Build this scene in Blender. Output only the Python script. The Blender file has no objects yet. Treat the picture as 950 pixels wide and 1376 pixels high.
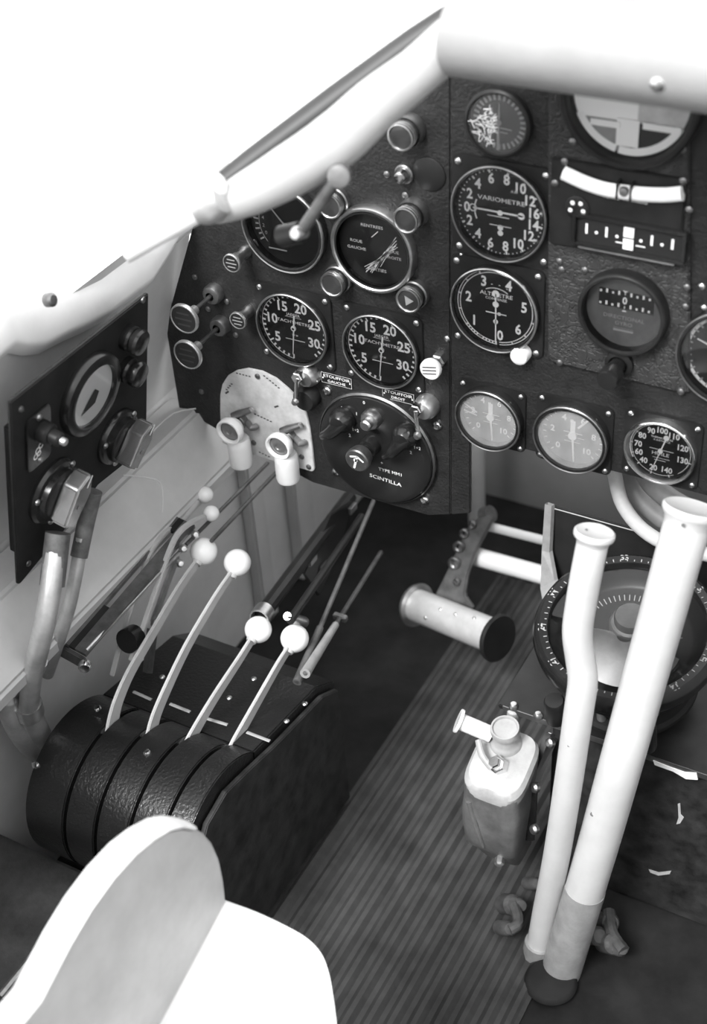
import bpy, bmesh, math, random
from mathutils import Vector, Matrix
random.seed(4)
SC = bpy.context.scene
COL = SC.collection
R = math.radians
pi = math.pi

# ------------------------------------------------------------------ camera
F, YAW, PITCH, ROLL = 1900.0, R(31.2), R(38.4), R(4.3)
CAM = Vector((0, 0, 1.28))
fwd = Vector((-math.sin(YAW)*math.cos(PITCH), math.cos(YAW)*math.cos(PITCH), -math.sin(PITCH)))
rt0 = Vector((math.cos(YAW), math.sin(YAW), 0))
dn0 = fwd.cross(rt0)
RT = math.cos(ROLL)*rt0 + math.sin(ROLL)*dn0
DN = -math.sin(ROLL)*rt0 + math.cos(ROLL)*dn0
cd = bpy.data.cameras.new('camera'); cam = bpy.data.objects.new('camera', cd); COL.objects.link(cam)
cam.matrix_world = Matrix(((RT.x, -DN.x, -fwd.x, CAM.x), (RT.y, -DN.y, -fwd.y, CAM.y), (RT.z, -DN.z, -fwd.z, CAM.z), (0, 0, 0, 1)))
cd.sensor_fit = 'VERTICAL'; cd.sensor_height = 36; cd.lens = 36*F/1376; cd.clip_start = .02
cd.dof.use_dof = True; cd.dof.focus_distance = 1.36; cd.dof.aperture_fstop = 4.5
SC.camera = cam

# ------------------------------------------------------------------ light
w = bpy.data.worlds.new('World'); SC.world = w; w.use_nodes = True
bg = w.node_tree.nodes['Background']; bg.inputs[0].default_value = (1, 1, 1, 1); bg.inputs[1].default_value = 1.0
sd = bpy.data.lights.new('sun', 'SUN'); sd.energy = 2.5; sd.angle = R(22)
sun = bpy.data.objects.new('sun', sd); COL.objects.link(sun)
sun.rotation_euler = Vector((.13, .66, -.735)).to_track_quat('-Z', 'Y').to_euler()
SC.view_settings.view_transform = 'Standard'; SC.view_settings.look = 'None'
SC.view_settings.gamma = 1; SC.view_settings.use_curve_mapping = False
SC.view_settings.exposure = 1.2

# ------------------------------------------------------------------ places
def ray(u, v): return RT*((u-475)/F) + DN*((v-688)/F) + fwd
def PD(u, v, d): return CAM + ray(u, v)*d
def PX(u, v, x): r = ray(u, v); return CAM + r*((x-CAM.x)/r.x)
def PY(u, v, y): r = ray(u, v); return CAM + r*((y-CAM.y)/r.y)
def PZ(u, v, z): r = ray(u, v); return CAM + r*((z-CAM.z)/r.z)
def PP(u, v, o, n): r = ray(u, v); return CAM + r*((o-CAM).dot(n)/r.dot(n))
def proj(p):
    q = p-CAM; d = q.dot(fwd); return 475+F*q.dot(RT)/d, 688+F*q.dot(DN)/d
def along(b, d, u, v):
    """distance along d from b at which the line passes closest to the sight line of (u, v)"""
    best = (1e9, 0)
    for k in range(401):
        t = k*.0005; p = proj(b+d*t); e = (p[0]-u)**2+(p[1]-v)**2
        best = min(best, (e, t))
    return best[1]
YP = 1.0

# ------------------------------------------------------------------ materials
MATS = {}
def mat(name, c, rough=.5, metal=0, bump=None, var=0, vscale=20, spec=.5, coat=0):
    m = bpy.data.materials.new(name); m.use_nodes = True; nt = m.node_tree; b = nt.nodes['Principled BSDF']
    b.inputs['Base Color'].default_value = (c, c, c, 1); b.inputs['Roughness'].default_value = rough
    b.inputs['Metallic'].default_value = metal; b.inputs['Specular IOR Level'].default_value = spec
    b.inputs['Coat Weight'].default_value = coat; b.inputs['Coat Roughness'].default_value = .16
    tc = nt.nodes.new('ShaderNodeTexCoord'); L = nt.links.new
    if var:
        n = nt.nodes.new('ShaderNodeTexNoise'); n.inputs['Scale'].default_value = vscale; n.inputs['Detail'].default_value = 6; n.inputs['Roughness'].default_value = .65
        L(tc.outputs['Object'], n.inputs['Vector'])
        mr = nt.nodes.new('ShaderNodeMapRange'); mr.inputs[1].default_value = .3; mr.inputs[2].default_value = .7
        mr.inputs[3].default_value = max(0, c*(1-var)); mr.inputs[4].default_value = min(1, c*(1+var))
        L(n.outputs['Fac'], mr.inputs[0])
        L(mr.outputs[0], b.inputs['Base Color'])
    if bump:
        kind, sc, st, dist = bump
        if kind == 'noise':
            n = nt.nodes.new('ShaderNodeTexNoise'); n.inputs['Scale'].default_value = sc; n.inputs['Detail'].default_value = 3; o = n.outputs['Fac']
        else:
            n = nt.nodes.new('ShaderNodeTexVoronoi'); n.feature = 'DISTANCE_TO_EDGE'; n.inputs['Scale'].default_value = sc; o = n.outputs['Distance']
            nn = nt.nodes.new('ShaderNodeTexNoise'); nn.inputs['Scale'].default_value = sc*1.2; nn.inputs['Detail'].default_value = 2
            L(tc.outputs['Object'], nn.inputs['Vector'])
            mx = nt.nodes.new('ShaderNodeMix'); mx.data_type = 'VECTOR'; mx.inputs['Factor'].default_value = .05
            L(tc.outputs['Object'], mx.inputs['A']); L(nn.outputs['Color'], mx.inputs['B']); L(mx.outputs['Result'], n.inputs['Vector'])
            mr2 = nt.nodes.new('ShaderNodeMapRange'); mr2.inputs[2].default_value = .12; L(o, mr2.inputs[0]); o = mr2.outputs[0]
        if kind == 'noise': L(tc.outputs['Object'], n.inputs['Vector'])
        bp = nt.nodes.new('ShaderNodeBump'); bp.inputs['Strength'].default_value = st; bp.inputs['Distance'].default_value = dist
        L(o, bp.inputs['Height']); L(bp.outputs[0], b.inputs['Normal'])
    MATS[name] = m; return m
mat('crackle', .017, .45, bump=('noise', 330, .9, .0012), var=.3, vscale=60, spec=.32)
mat('crackle_coarse', .032, .48, bump=('vor', 75, .55, .0014), var=.35, vscale=90, spec=.35)
mat('drum_crackle', .008, .30, bump=('noise', 300, .42, .0012), spec=.62)
mat('black_gloss', .012, .22, var=.3, vscale=30)
mat('black_satin', .013, .42, var=.4, vscale=40, spec=.3)
mat('black_matte', .012, .75, var=.4, vscale=30, spec=.25)
mat('worn_black', .022, .5, var=.8, vscale=45, bump=('noise', 90, .4, .001))
mat('dial_black', .010, .5)
mat('dial_grey', .11, .5, var=.15, vscale=80)
mat('mark', .86, .5)
mat('mark_dim', .30, .5)
mat('ink', .05, .6)
mat('white_paint', .82, .32, var=.04, vscale=30)
mat('tube_white', .52, .38, var=.07, vscale=25, bump=('noise', 60, .06, .001))
mat('chip', .07, .6)
mat('sleeve', .26, .5, var=.25, vscale=40)
mat('ball_white', .84, .25)
mat('chrome', .75, .16, metal=1)
mat('steel', .55, .32, metal=1, var=.2, vscale=90)
mat('steel_dark', .22, .38, metal=.9, var=.3, vscale=60)
mat('alu', .62, .35, metal=.9, var=.15, vscale=80)
mat('alu_paint', .55, .5, var=.15, vscale=50, bump=('noise', 240, .2, .0006))
mat('cast_light', .33, .45, var=.2, vscale=45, bump=('noise', 150, .35, .001))
mat('cast_grey', .24, .34, metal=.55, var=.3, vscale=40, bump=('noise', 150, .3, .001))
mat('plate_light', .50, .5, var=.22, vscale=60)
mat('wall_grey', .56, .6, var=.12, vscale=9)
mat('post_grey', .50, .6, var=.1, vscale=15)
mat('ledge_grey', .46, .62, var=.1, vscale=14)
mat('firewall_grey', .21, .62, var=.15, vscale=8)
mat('conduit', .45, .35, metal=.5, var=.25, vscale=40)
mat('conduit_dark', .10, .5, var=.5, vscale=70)
mat('hose_light', .42, .55, var=.12, vscale=40)
mat('hose_grey', .17, .55, var=.2, vscale=40)
mat('rubber', .046, .7, var=.5, vscale=18, bump=('noise', 220, .3, .0008), spec=.3)
mat('floor_dark', .013, .7, var=.6, vscale=14, bump=('noise', 120, .3, .001), spec=.2)
mat('leather', .82, .5, var=.05, vscale=18, bump=('noise', 40, .12, .004))
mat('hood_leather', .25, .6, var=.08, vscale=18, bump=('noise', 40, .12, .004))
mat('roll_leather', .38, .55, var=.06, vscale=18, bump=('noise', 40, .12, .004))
mat('leather_grey', .42, .55, var=.12, vscale=20)
mat('frame_dark', .025, .5, var=.3, vscale=20)
mat('seat_white', .84, .55, var=.03, vscale=30)
mat('seat_wood', .48, .6, var=.12, vscale=22, bump=('noise', 90, .1, .001))
mat('seat_edge', .80, .55, var=.1, vscale=60)
mat('lens_dark', .03, .12, coat=.5)
mat('tube_pale', .90, .3)  # plain near-white for level tube and sky card
mat('lever_white', .46, .42, var=.1, vscale=40)
mat('gunmetal', .42, .24, metal=.9, var=.2, vscale=40)
mat('arm_dark', .07, .45, var=.5, vscale=60)
mat('edge_grey', .26, .5, var=.2, vscale=60)
mat('roller', .62, .30, metal=.45, var=.1, vscale=60)
mat('dish', .20, .48, metal=.9, var=.1, vscale=60)
mat('cap_dark', .10, .38, metal=.4, var=.2, vscale=60)
mat('console_crackle', .045, .5, var=.5, vscale=30, bump=('noise', 200, .6, .001))
mat('string', .55, .8)
def glassmat(name, haze, hazec, rough=.03):
    m = bpy.data.materials.new(name); m.use_nodes = True; nt = m.node_tree; nt.nodes.clear(); L = nt.links.new
    o = nt.nodes.new('ShaderNodeOutputMaterial'); t = nt.nodes.new('ShaderNodeBsdfTransparent'); g = nt.nodes.new('ShaderNodeBsdfGlossy'); g.inputs['Roughness'].default_value = rough
    fr = nt.nodes.new('ShaderNodeFresnel'); fr.inputs['IOR'].default_value = 1.45
    a = nt.nodes.new('ShaderNodeMixShader'); L(fr.outputs[0], a.inputs[0]); L(t.outputs[0], a.inputs[1]); L(g.outputs[0], a.inputs[2]); last = a
    if haze:
        d = nt.nodes.new('ShaderNodeBsdfDiffuse'); d.inputs[0].default_value = (hazec, hazec, hazec, 1)
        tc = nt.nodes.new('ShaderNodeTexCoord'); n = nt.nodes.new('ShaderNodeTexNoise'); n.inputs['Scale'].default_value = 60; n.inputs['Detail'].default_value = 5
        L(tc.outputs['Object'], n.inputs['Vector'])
        mr = nt.nodes.new('ShaderNodeMapRange'); mr.inputs[1].default_value = .3; mr.inputs[2].default_value = .7; mr.inputs[3].default_value = haze*.8; mr.inputs[4].default_value = min(1, haze*1.15); L(n.outputs['Fac'], mr.inputs[0])
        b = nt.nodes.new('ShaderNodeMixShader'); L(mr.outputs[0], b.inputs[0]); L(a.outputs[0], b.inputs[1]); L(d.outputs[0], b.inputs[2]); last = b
    L(last.outputs[0], o.inputs[0]); MATS[name] = m
glassmat('glass', 0, 0)
glassmat('window_glass', 0, 0, .35)
MATS['window_glass'].node_tree.nodes['Fresnel'].inputs['IOR'].default_value = 1.03
glassmat('glass_hazy', .06, .7)
glassmat('glass_sheen', .24, .75)  # pale diffuse film painted in for sky reflected by the glass

# ------------------------------------------------------------------ mesh builder
I4 = Matrix.Identity(4)
def T(x, y=None, z=None): return Matrix.Translation(x if y is None else (x, y, z))
def RX(a): return Matrix.Rotation(a, 4, 'X')
def RY(a): return Matrix.Rotation(a, 4, 'Y')
def RZ(a): return Matrix.Rotation(a, 4, 'Z')
def aim(p, d, up=None):
    """matrix at p whose local z runs along d"""
    return T(p) @ Vector(d).to_track_quat('Z', 'Y').to_matrix().to_4x4()
TXT = {}
def text_mesh(s, wt=.028):
    if (s, wt) not in TXT:
        c = bpy.data.curves.new('t', 'FONT'); c.body = s; c.size = 1; c.align_x = 'CENTER'; c.align_y = 'CENTER'; c.resolution_u = 2; c.offset = wt
        o = bpy.data.objects.new('t', c); COL.objects.link(o)
        dg = bpy.context.evaluated_depsgraph_get()
        me = bpy.data.meshes.new_from_object(o.evaluated_get(dg))
        vs = [v.co.copy() for v in me.vertices]; fs = [tuple(p.vertices) for p in me.polygons]
        if vs:
            ax = (min(v.x for v in vs)+max(v.x for v in vs))/2; ay = (min(v.y for v in vs)+max(v.y for v in vs))/2
            vs = [Vector((v.x-ax, v.y-ay, 0)) for v in vs]
        bpy.data.objects.remove(o); bpy.data.curves.remove(c); bpy.data.meshes.remove(me)
        TXT[(s, wt)] = (vs, fs)
    return TXT[(s, wt)]
class MB:
    def __init__(s): s.v = []; s.f = []; s.s = []
    def add(s, vs, fs, smooth=False, M=I4):
        o = len(s.v); s.v += [M @ Vector(v) for v in vs]; s.f += [tuple(i+o for i in f) for f in fs]; s.s += [smooth]*len(fs); return s
    def box(s, c, d, M=I4):
        x, y, z = (k/2 for k in d)
        vs = [(c[0]+a*x, c[1]+b*y, c[2]+e*z) for e in (-1, 1) for b in (-1, 1) for a in (-1, 1)]
        return s.add(vs, [(0, 2, 3, 1), (4, 5, 7, 6), (0, 1, 5, 4), (2, 6, 7, 3), (0, 4, 6, 2), (1, 3, 7, 5)], False, M)
    def lathe(s, prof, M=I4, n=28, smooth=True, wob=None):
        vs = []; fs = []; idx = []
        for r, z in prof:
            if r < 1e-7: idx.append([len(vs)]); vs.append((0, 0, z))
            else:
                idx.append(list(range(len(vs), len(vs)+n)))
                vs += [(r*(1+(wob(k) if wob else 0))*math.cos(2*pi*k/n), r*(1+(wob(k) if wob else 0))*math.sin(2*pi*k/n), z) for k in range(n)]
        for a, b in zip(idx, idx[1:]):
            for k in range(n):
                l = (k+1) % n
                if len(a) == 1 and len(b) == 1: continue
                if len(a) == 1: fs.append((a[0], b[k], b[l]))
                elif len(b) == 1: fs.append((a[k], a[l], b[0]))
                else: fs.append((a[k], a[l], b[l], b[k]))
        return s.add(vs, fs, smooth, M)
    def cyl(s, r, z0, z1, M=I4, n=20, ch=0.0):
        c = ch or min(r, z1-z0)*.08
        return s.lathe([(0, z0), (r, z0), (r, z1-c), (r-c, z1), (0, z1)], M, n)
    def tube(s, pts, rad, n=12, caps=True, M=I4, sub=0, flat=None):
        pts = [Vector(p) for p in pts]
        rs = list(rad) if isinstance(rad, (list, tuple)) else [rad]*len(pts)
        rs = [k if isinstance(k, tuple) else (k, k) for k in rs]
        if sub:
            q = []; qr = []
            for i in range(len(pts)-1):
                a, b, c, d = pts[max(0, i-1)], pts[i], pts[i+1], pts[min(len(pts)-1, i+2)]
                for k in range(sub):
                    t = k/sub
                    q.append(.5*((2*b)+(c-a)*t+(2*a-5*b+4*c-d)*t*t+(3*b-a-3*c+d)*t**3)); qr.append(tuple(rs[i][j]*(1-t)+rs[i+1][j]*t for j in (0, 1)))
            q.append(pts[-1]); qr.append(rs[-1]); pts, rs = q, qr
        vs = []; fs = []
        tan = []
        for i in range(len(pts)):
            t = pts[min(i+1, len(pts)-1)]-pts[max(i-1, 0)]; tan.append(t.normalized())
        nrm = tan[0].orthogonal().normalized() if flat is None else (Vector(flat)-tan[0]*Vector(flat).dot(tan[0])).normalized()
        for i, p in enumerate(pts):
            nrm = (nrm-tan[i]*nrm.dot(tan[i])).normalized(); bn = tan[i].cross(nrm)
            ra, rb = rs[i]
            for k in range(n):
                a = 2*pi*k/n; vs.append(p+nrm*(ra*math.cos(a))+bn*(rb*math.sin(a)))
        for i in range(len(pts)-1):
            for k in range(n):
                l = (k+1) % n; fs.append((i*n+k, i*n+l, (i+1)*n+l, (i+1)*n+k))
        if caps:
            fs.append(tuple(range(n-1, -1, -1))); fs.append(tuple((len(pts)-1)*n+k for k in range(n)))
        return s.add(vs, fs, True, M)
    def prism(s, poly, z0, z1, M=I4):
        n = len(poly); vs = [(p[0], p[1], z0) for p in poly]+[(p[0], p[1], z1) for p in poly]
        fs = [tuple(range(n-1, -1, -1)), tuple(range(n, 2*n))]+[(k, (k+1) % n, n+(k+1) % n, n+k) for k in range(n)]
        return s.add(vs, fs, False, M)
    def slab(s, pts, off):
        """thick sheet: polygon of 3-d points and its copy moved by off"""
        n = len(pts); off = Vector(off); vs = [Vector(p) for p in pts]; vs += [p+off for p in vs]
        fs = [tuple(range(n)), tuple(range(2*n-1, n-1, -1))]+[(k, n+k, n+(k+1) % n, (k+1) % n) for k in range(n)]
        return s.add(vs, fs, False)
    def arc(s, r0, r1, a0, a1, z, n=24, M=I4):
        """flat ring piece, angles in degrees clockwise from the top"""
        vs = []; fs = []
        for k in range(n+1):
            a = R(a0+(a1-a0)*k/n); vs += [(r0*math.sin(a), r0*math.cos(a), z), (r1*math.sin(a), r1*math.cos(a), z)]
        for k in range(n): fs.append((2*k, 2*k+1, 2*k+3, 2*k+2) if a1 < a0 else (2*k+2, 2*k+3, 2*k+1, 2*k))
        return s.add(vs, fs, False, M)
    def tick(s, a, r0, r1, wd, z, M=I4):
        a = R(a); d = Vector((math.sin(a), math.cos(a), 0)); p = Vector((math.cos(a), -math.sin(a), 0))*wd/2
        vs = [d*r0-p, d*r0+p, d*r1+p, d*r1-p]
        return s.add([(q.x, q.y, z) for q in vs], [(0, 1, 2, 3)], False, M)
    def line(s, x0, y0, x1, y1, wd, z, M=I4):
        d = Vector((x1-x0, y1-y0)); p = Vector((-d.y, d.x)).normalized()*wd/2
        return s.add([(x0-p.x, y0-p.y, z), (x1-p.x, y1-p.y, z), (x1+p.x, y1+p.y, z), (x0+p.x, y0+p.y, z)], [(0, 1, 2, 3)], False, M)
    def disc(s, x, y, r, z, n=14, M=I4):
        return s.add([(x+r*math.cos(2*pi*k/n), y+r*math.sin(2*pi*k/n), z) for k in range(n)], [tuple(range(n))], False, M)
    def text(s, t, size, x, y, z, rot=0, sx=1, M=I4):
        vs, fs = text_mesh(t, .028 if size > .008 else .004)
        return s.add(vs, fs, False, M @ T(x, y, z) @ RZ(R(rot)) @ Matrix.Diagonal((size*sx, size, 1, 1)))
    def mesh(s, name, m, bevel=0, seg=2, shift=None):
        me = bpy.data.meshes.new(name)
        vs = [v-shift for v in s.v] if shift else s.v
        me.from_pydata([tuple(v) for v in vs], [], s.f)
        for p, k in zip(me.polygons, s.s): p.use_smooth = k
        if bevel or len(s.f) > 0:
            bm = bmesh.new(); bm.from_mesh(me)
            if bevel:
                es = [e for e in bm.edges if len(e.link_faces) == 2 and e.calc_face_angle(0) > .6]
                bmesh.ops.bevel(bm, geom=es, offset=bevel, segments=seg, affect='EDGES', clamp_overlap=True)
            for e in bm.edges:
                if len(e.link_faces) == 2 and e.calc_face_angle(0) > .62: e.smooth = False
            bm.to_mesh(me); bm.free()
        me.materials.append(MATS[m]); return me
    def build(s, name, m, parent=None, world=False, bevel=0, seg=2, label=None):
        sh = None
        if parent is None:
            lo = [min(v[i] for v in s.v) for i in range(3)]; hi = [max(v[i] for v in s.v) for i in range(3)]
            sh = Vector(((lo[0]+hi[0])/2, (lo[1]+hi[1])/2, lo[2]))
        o = bpy.data.objects.new(name, s.mesh(name, m, bevel, seg, sh)); COL.objects.link(o)
        if parent is None: o.location = sh
        else:
            o.parent = parent
            if world: o.matrix_parent_inverse = parent.matrix_basis.inverted()
        if label: o['label'] = label
        return o
def tag(o, label, cat=None, group=None, kind=None):
    o['label'] = label
    if cat: o['category'] = cat
    if group: o['group'] = group
    if kind: o['kind'] = kind
    return o
def thing(name, label, cat, loc, rot=(0, 0, 0), group=None):
    o = bpy.data.objects.new(name, None); COL.objects.link(o); o.empty_display_size = .01
    o.location = loc; o.rotation_euler = rot
    return tag(o, label, cat, group)
def struct(o, label): o['kind'] = 'structure'; o['label'] = label; return o
def child(me, name, parent, M):
    o = bpy.data.objects.new(name, me); COL.objects.link(o); o.parent = parent; o.matrix_basis = M; return o
FACE = (R(90), 0, 0)              # local x right, y up, z out of the panel towards the seat
PM = RX(R(90))
def panel_local(u, v, z=0): p = PY(u, v, YP-z); return p.x, p.z

# shared screw meshes
_m = MB().lathe([(.0031, 0), (.0029, .0010), (.0019, .0019), (0, .0022)], n=14); SCREW = _m.mesh('screw', 'steel')
_m = MB().lathe([(.0052, 0), (.005, .0016), (.0036, .0032), (0, .0038)], n=14); BIGSCREW = _m.mesh('screw_big', 'chrome')
_m = MB().lathe([(.0032, 0), (.003, .001), (.0018, .0018), (0, .002)], n=12); DULLSCREW = _m.mesh('screw_dull', 'steel_dark')

# ================================================================== SETTING
# floor
o = MB().box((-.2, .45, -.015), (1.5, 2.2, .03)).build('floor', 'floor_dark'); struct(o, 'dark worn cockpit floor under the ribbed mat')
# left wall: upright below, leaning inwards above the ledge
def xw(z): return -.842 + (.29*(z-.43) if z > .43 else 0)
wl = MB(); zs = [-.0, .43, .672]
poly = [(xw(z), z) for z in zs]+[(xw(z)-.02, z) for z in reversed(zs)]
wl.slab([Vector((x, -.62, z)) for x, z in poly], (0, 1.64, 0))
zs2 = [0, .43, .56]; poly2 = [(xw(z), z) for z in zs2]+[(xw(z)-.02, z) for z in reversed(zs2)]
wl.slab([Vector((x, 1.02, z)) for x, z in poly2], (0, .48, 0))
o = wl.build('wall_left', 'wall_grey'); struct(o, 'painted cockpit side wall below the padded sill')
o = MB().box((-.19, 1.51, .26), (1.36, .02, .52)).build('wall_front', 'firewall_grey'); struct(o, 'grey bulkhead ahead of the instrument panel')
o = MB().box((.50, .45, .46), (.02, 2.14, .92)).build('wall_right', 'wall_grey'); struct(o, 'painted side wall beside the empty half of the cockpit')
o = MB().box((-.18, -.64, .72), (1.36, .02, 1.44)).build('wall_back', 'wall_grey'); struct(o, 'grey bulkhead behind the seat')  # unseen behind the camera; built tall to cut low light from the rear
# posts on the side wall ahead of the panel
for n, (u0, u1, v0) in enumerate(((332, 352, 700), (392, 416, 700))):
    a = PX(u0, v0, -.835).y; b = PX(u1, v0, -.835).y
    o = MB().box((-.834, (a+b)/2, .28), (.018, b-a, .56)).build('trim_%d' % (n+1), 'post_grey', bevel=.003); struct(o, 'upright fuselage frame on the side wall ahead of the panel')
p = PY(632, 640, 1.40)
o = MB().tube([(p.x, 1.42, .0), (p.x, 1.42, .60)], .012).build('trim_3', 'post_grey'); struct(o, 'upright tube in front of the bulkhead')

# ledge along the wall
lg = MB(); prof = [(-.842, .425), (-.792, .432), (-.757, .372), (-.762, .350), (-.842, .345)]
lg.slab([Vector((x, -.2, z)) for x, z in prof], (0, 1.22, 0))
o = lg.build('ledge', 'ledge_grey', bevel=.004); tag(o, 'pale grey boxed ledge running along the side wall under the radio box', 'ledge')
st = MB(); st.tube([PX(165, 638, -.79), PX(205, 643, -.772)+Vector((.004, 0, 0)), PX(214, 660, -.758)+Vector((.004, 0, 0)), PX(218, 688, -.752)], .0008, 6, sub=3)
tag(st.build('lacing_cord', 'string'), 'thin pale cord hanging over the grey ledge below the radio box', 'cord')
st = MB(); st.tube([PX(200, 585, -.80), PX(232, 556, -.805), PY(263, 549, .985)], .0008, 6, sub=3)
tag(st.build('lacing_cord', 'string'), 'thin pale cord along the ledge beside the lower corner of the panel', 'cord')

# ribbed mat
mb = MB(); per = .0208; x0, x1, y0, y1 = -.588, -.295, -.1, 1.34
nx = int((x1-x0)/per); prof = []
for i in range(nx):
    a = x0+i*per
    prof += [(a, .003), (a+.26*per, .003), (a+.36*per, .0052), (a+.52*per, .0084), (a+.76*per, .0084), (a+.90*per, .0052)]
prof.append((x1, .003))
n = len(prof); vs = [(x, y0, z) for x, z in prof]+[(x, y1, z) for x, z in prof]+[(x0, y0, 0), (x1, y0, 0), (x0, y1, 0), (x1, y1, 0)]
fs = [(k, k+1, n+k+1, n+k) for k in range(n-1)]+[tuple(list(range(n-1, -1, -1))+[2*n, 2*n+1]), tuple(list(range(n, 2*n))+[2*n+3, 2*n+2]), (2*n, n*2+2, 2*n+3, 2*n+1), (0, n, 2*n+2, 2*n), (n-1, 2*n+1, 2*n+3, 2*n-1)]
mb.add(vs, fs); tag(mb.build('floor_mat', 'rubber'), 'dark ribbed rubber floor mat between quadrant and control column', 'mat')

# ================================================================== INSTRUMENT PANEL BOARDS
def board(pts, th, m, name, y=YP, par=None):
    b = MB(); b.slab([PY(u, v, y) for u, v in pts], (0, th, 0)); return b.build(name, m, par, par is not None, bevel=.0012)
left = board([(605.2, 62), (605.2, 692), (575, 693), (420, 649), (330, 600), (240, 548), (222, 438), (262, 292), (300, 277), (330, 264), (385, 234), (450, 192), (505, 143), (560, 100)], .004, 'crackle', 'dashboard')
tag(left, 'black crackle board with tachometers, fuel plate and magneto switch', 'panel')
right = board([(605.9, 40), (1100, 60), (1100, 700), (955, 668), (840, 638), (735, 612), (632, 585), (632, 690), (605.9, 692)], .004, 'crackle', 'dashboard')
tag(right, 'black crackle board carrying altimeter, variometer and gyro instruments', 'panel')
# raised blind-flying sub panel
SUBT = .004
sub = board([(736, 60), (925, 60), (927, 528), (905, 526), (742, 487), (736, 480)], SUBT-.0002, 'crackle_coarse', 'gyro_subplate', YP-SUBT, right)
sub['label'] = 'coarse crackle raised plate'
def screws(par, pts, me=SCREW, z=0.0):
    for u, v in pts:
        p = PY(u, v, YP-z); o = child(me, 'screw', par, I4)
        if par.parent is None: o.matrix_parent_inverse = par.matrix_basis.inverted()
        o.matrix_basis = T(p) @ PM
screws(left, [(262, 372), (288, 385), (305, 405), (320, 438), (317, 450), (280, 415), (349, 390), (271, 526), (447, 392), (545, 262), (520, 234)], DULLSCREW)
screws(left, [(440, 524), (452, 633), (571, 671), (588, 571)], BIGSCREW)
screws(left, [(437, 488), (471, 497), (554, 519), (352, 408)])
screws(right, [(620, 344), (722, 345), (722, 368), (724, 462), (622, 362), (601, 455), (620, 320)], SCREW)
screws(sub, [(752, 487), (915, 526), (770, 190), (917, 200), (752, 351), (755, 362), (893, 352), (923, 386), (921, 412), (786, 363)], DULLSCREW, SUBT)

# ================================================================== GAUGES
def rsq(h, c, n=5):
    out = []
    for sx, sy, a0 in ((1, 1, 0), (-1, 1, 90), (-1, -1, 180), (1, -1, 270)):
        for k in range(n+1):
            a = R(a0+90*k/n); out.append((sx*(h-c)+c*math.cos(a), sy*(h-c)+c*math.sin(a)))
    return out
def gauge(name, label, u, v, r, h=.009, rim='black_satin', rimw=.07, face='dial_black', plate=None, base=0.0, lip=None, glass='glass', group=None, faced=.0012):
    c = PY(u, v, YP-base)
    g = thing(name, label, 'gauge', c, FACE, group)
    z0 = 0.0
    if plate:
        pl = MB().prism(rsq(plate, plate*.16), 0, .0022).build('mounting_plate', 'black_satin', g, bevel=.0006); z0 = .0022
        for a in ((1, 1), (-1, 1), (-1, -1), (1, -1)): child(SCREW, 'screw', g, T(a[0]*plate*.86, a[1]*plate*.86, z0))
    ro = r*(1+rimw)
    MB().lathe([(ro, z0), (ro, h*.75), (ro-.0012, h*.93), (ro-.0022, h), (r*.985, h), (r*.965, h*.85), (r*.955, z0+.0004), ], n=56).build('bezel', rim, g)
    if lip:
        MB().lathe([(ro+.0001, h*.78), (ro+.0005, h*.86), (ro+.0002, h*.99), (ro-.0006, h*1.04), (ro-.0014, h*1.01), (ro-.0017, h*.92)], n=56).build('rim', lip, g)
    MB().lathe([(0, z0+faced), (r*.962, z0+faced), (r*.962, z0+.0001)], n=48, smooth=False).build('dial_face', face, g)
    if glass: MB().lathe([(0, h*.80), (r*.975, h*.80)], n=40).build('glass', glass, g)
    g['zf'] = z0+faced+.0004
    return g, z0+faced+.0005
def pol(a, r): a = R(a); return r*math.sin(a), r*math.cos(a)
def needle(g, z, a, r, tail, wd, m='mark', hub=.0035, tip=True):
    n = MB(); x, y = pol(a, r); tx, ty = pol(a+180, tail)
    d = Vector((x, y)).normalized(); p = Vector((-d.y, d.x))
    n.slab([(tx+p.x*wd, ty+p.y*wd, z), (tx-p.x*wd, ty-p.y*wd, z), (x-p.x*wd*.35, y-p.y*wd*.35, z), (x+p.x*wd*.35, y+p.y*wd*.35, z)], (0, 0, .0006))
    n.cyl(hub, z, z+.0016, n=16)
    return n.build('needle', m, g)

# tachometers -----------------------------------------------------
def tach(u, v, label):
    r = .0385
    g, z = gauge('tachometer', label, u, v, r, h=.0105, rim='black_gloss', lip='steel', rimw=.03, plate=.0425)
    m = MB()
    ang = lambda k: 186+k*9.8
    for k in range(0, 33):
        big = k % 5 == 0
        m.tick(ang(k), r*.80 if big else r*.84, r*.93, .0016 if big else .0022, z)
    m.arc(r*.925, r*.945, ang(0), ang(18), z, 30)
    for k in (5, 10, 15, 20, 25, 30):
        x, y = pol(ang(k), r*.64); m.text(str(k), .0150, x, y, z, sx=.92)
    m.text('JAEGER', .0042, 0, r*.36, z, sx=1.1); m.line(-.009, r*.30, .009, r*.30, .0004, z)
    m.text('TACHYMETRE', .0048, 0, r*.16, z, sx=1.25)
    m.text('T.P.M', .003, 0, -r*.22, z); m.line(-.011, -r*.36, .011, -r*.36, .0008, z)
    m.build('markings', 'mark', g)
    needle(g, z+.0006, 187, r*.80, r*.38, .0009, hub=.0028)
    MB().disc(0, 0, .0014, z+.0026).build('hub_cap', 'dial_black', g)
tach(398, 438, 'black tachometer with white numerals above the half-round fuel plate')
tach(516, 467, 'black tachometer with white numerals above the engraved name plates')

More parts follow.
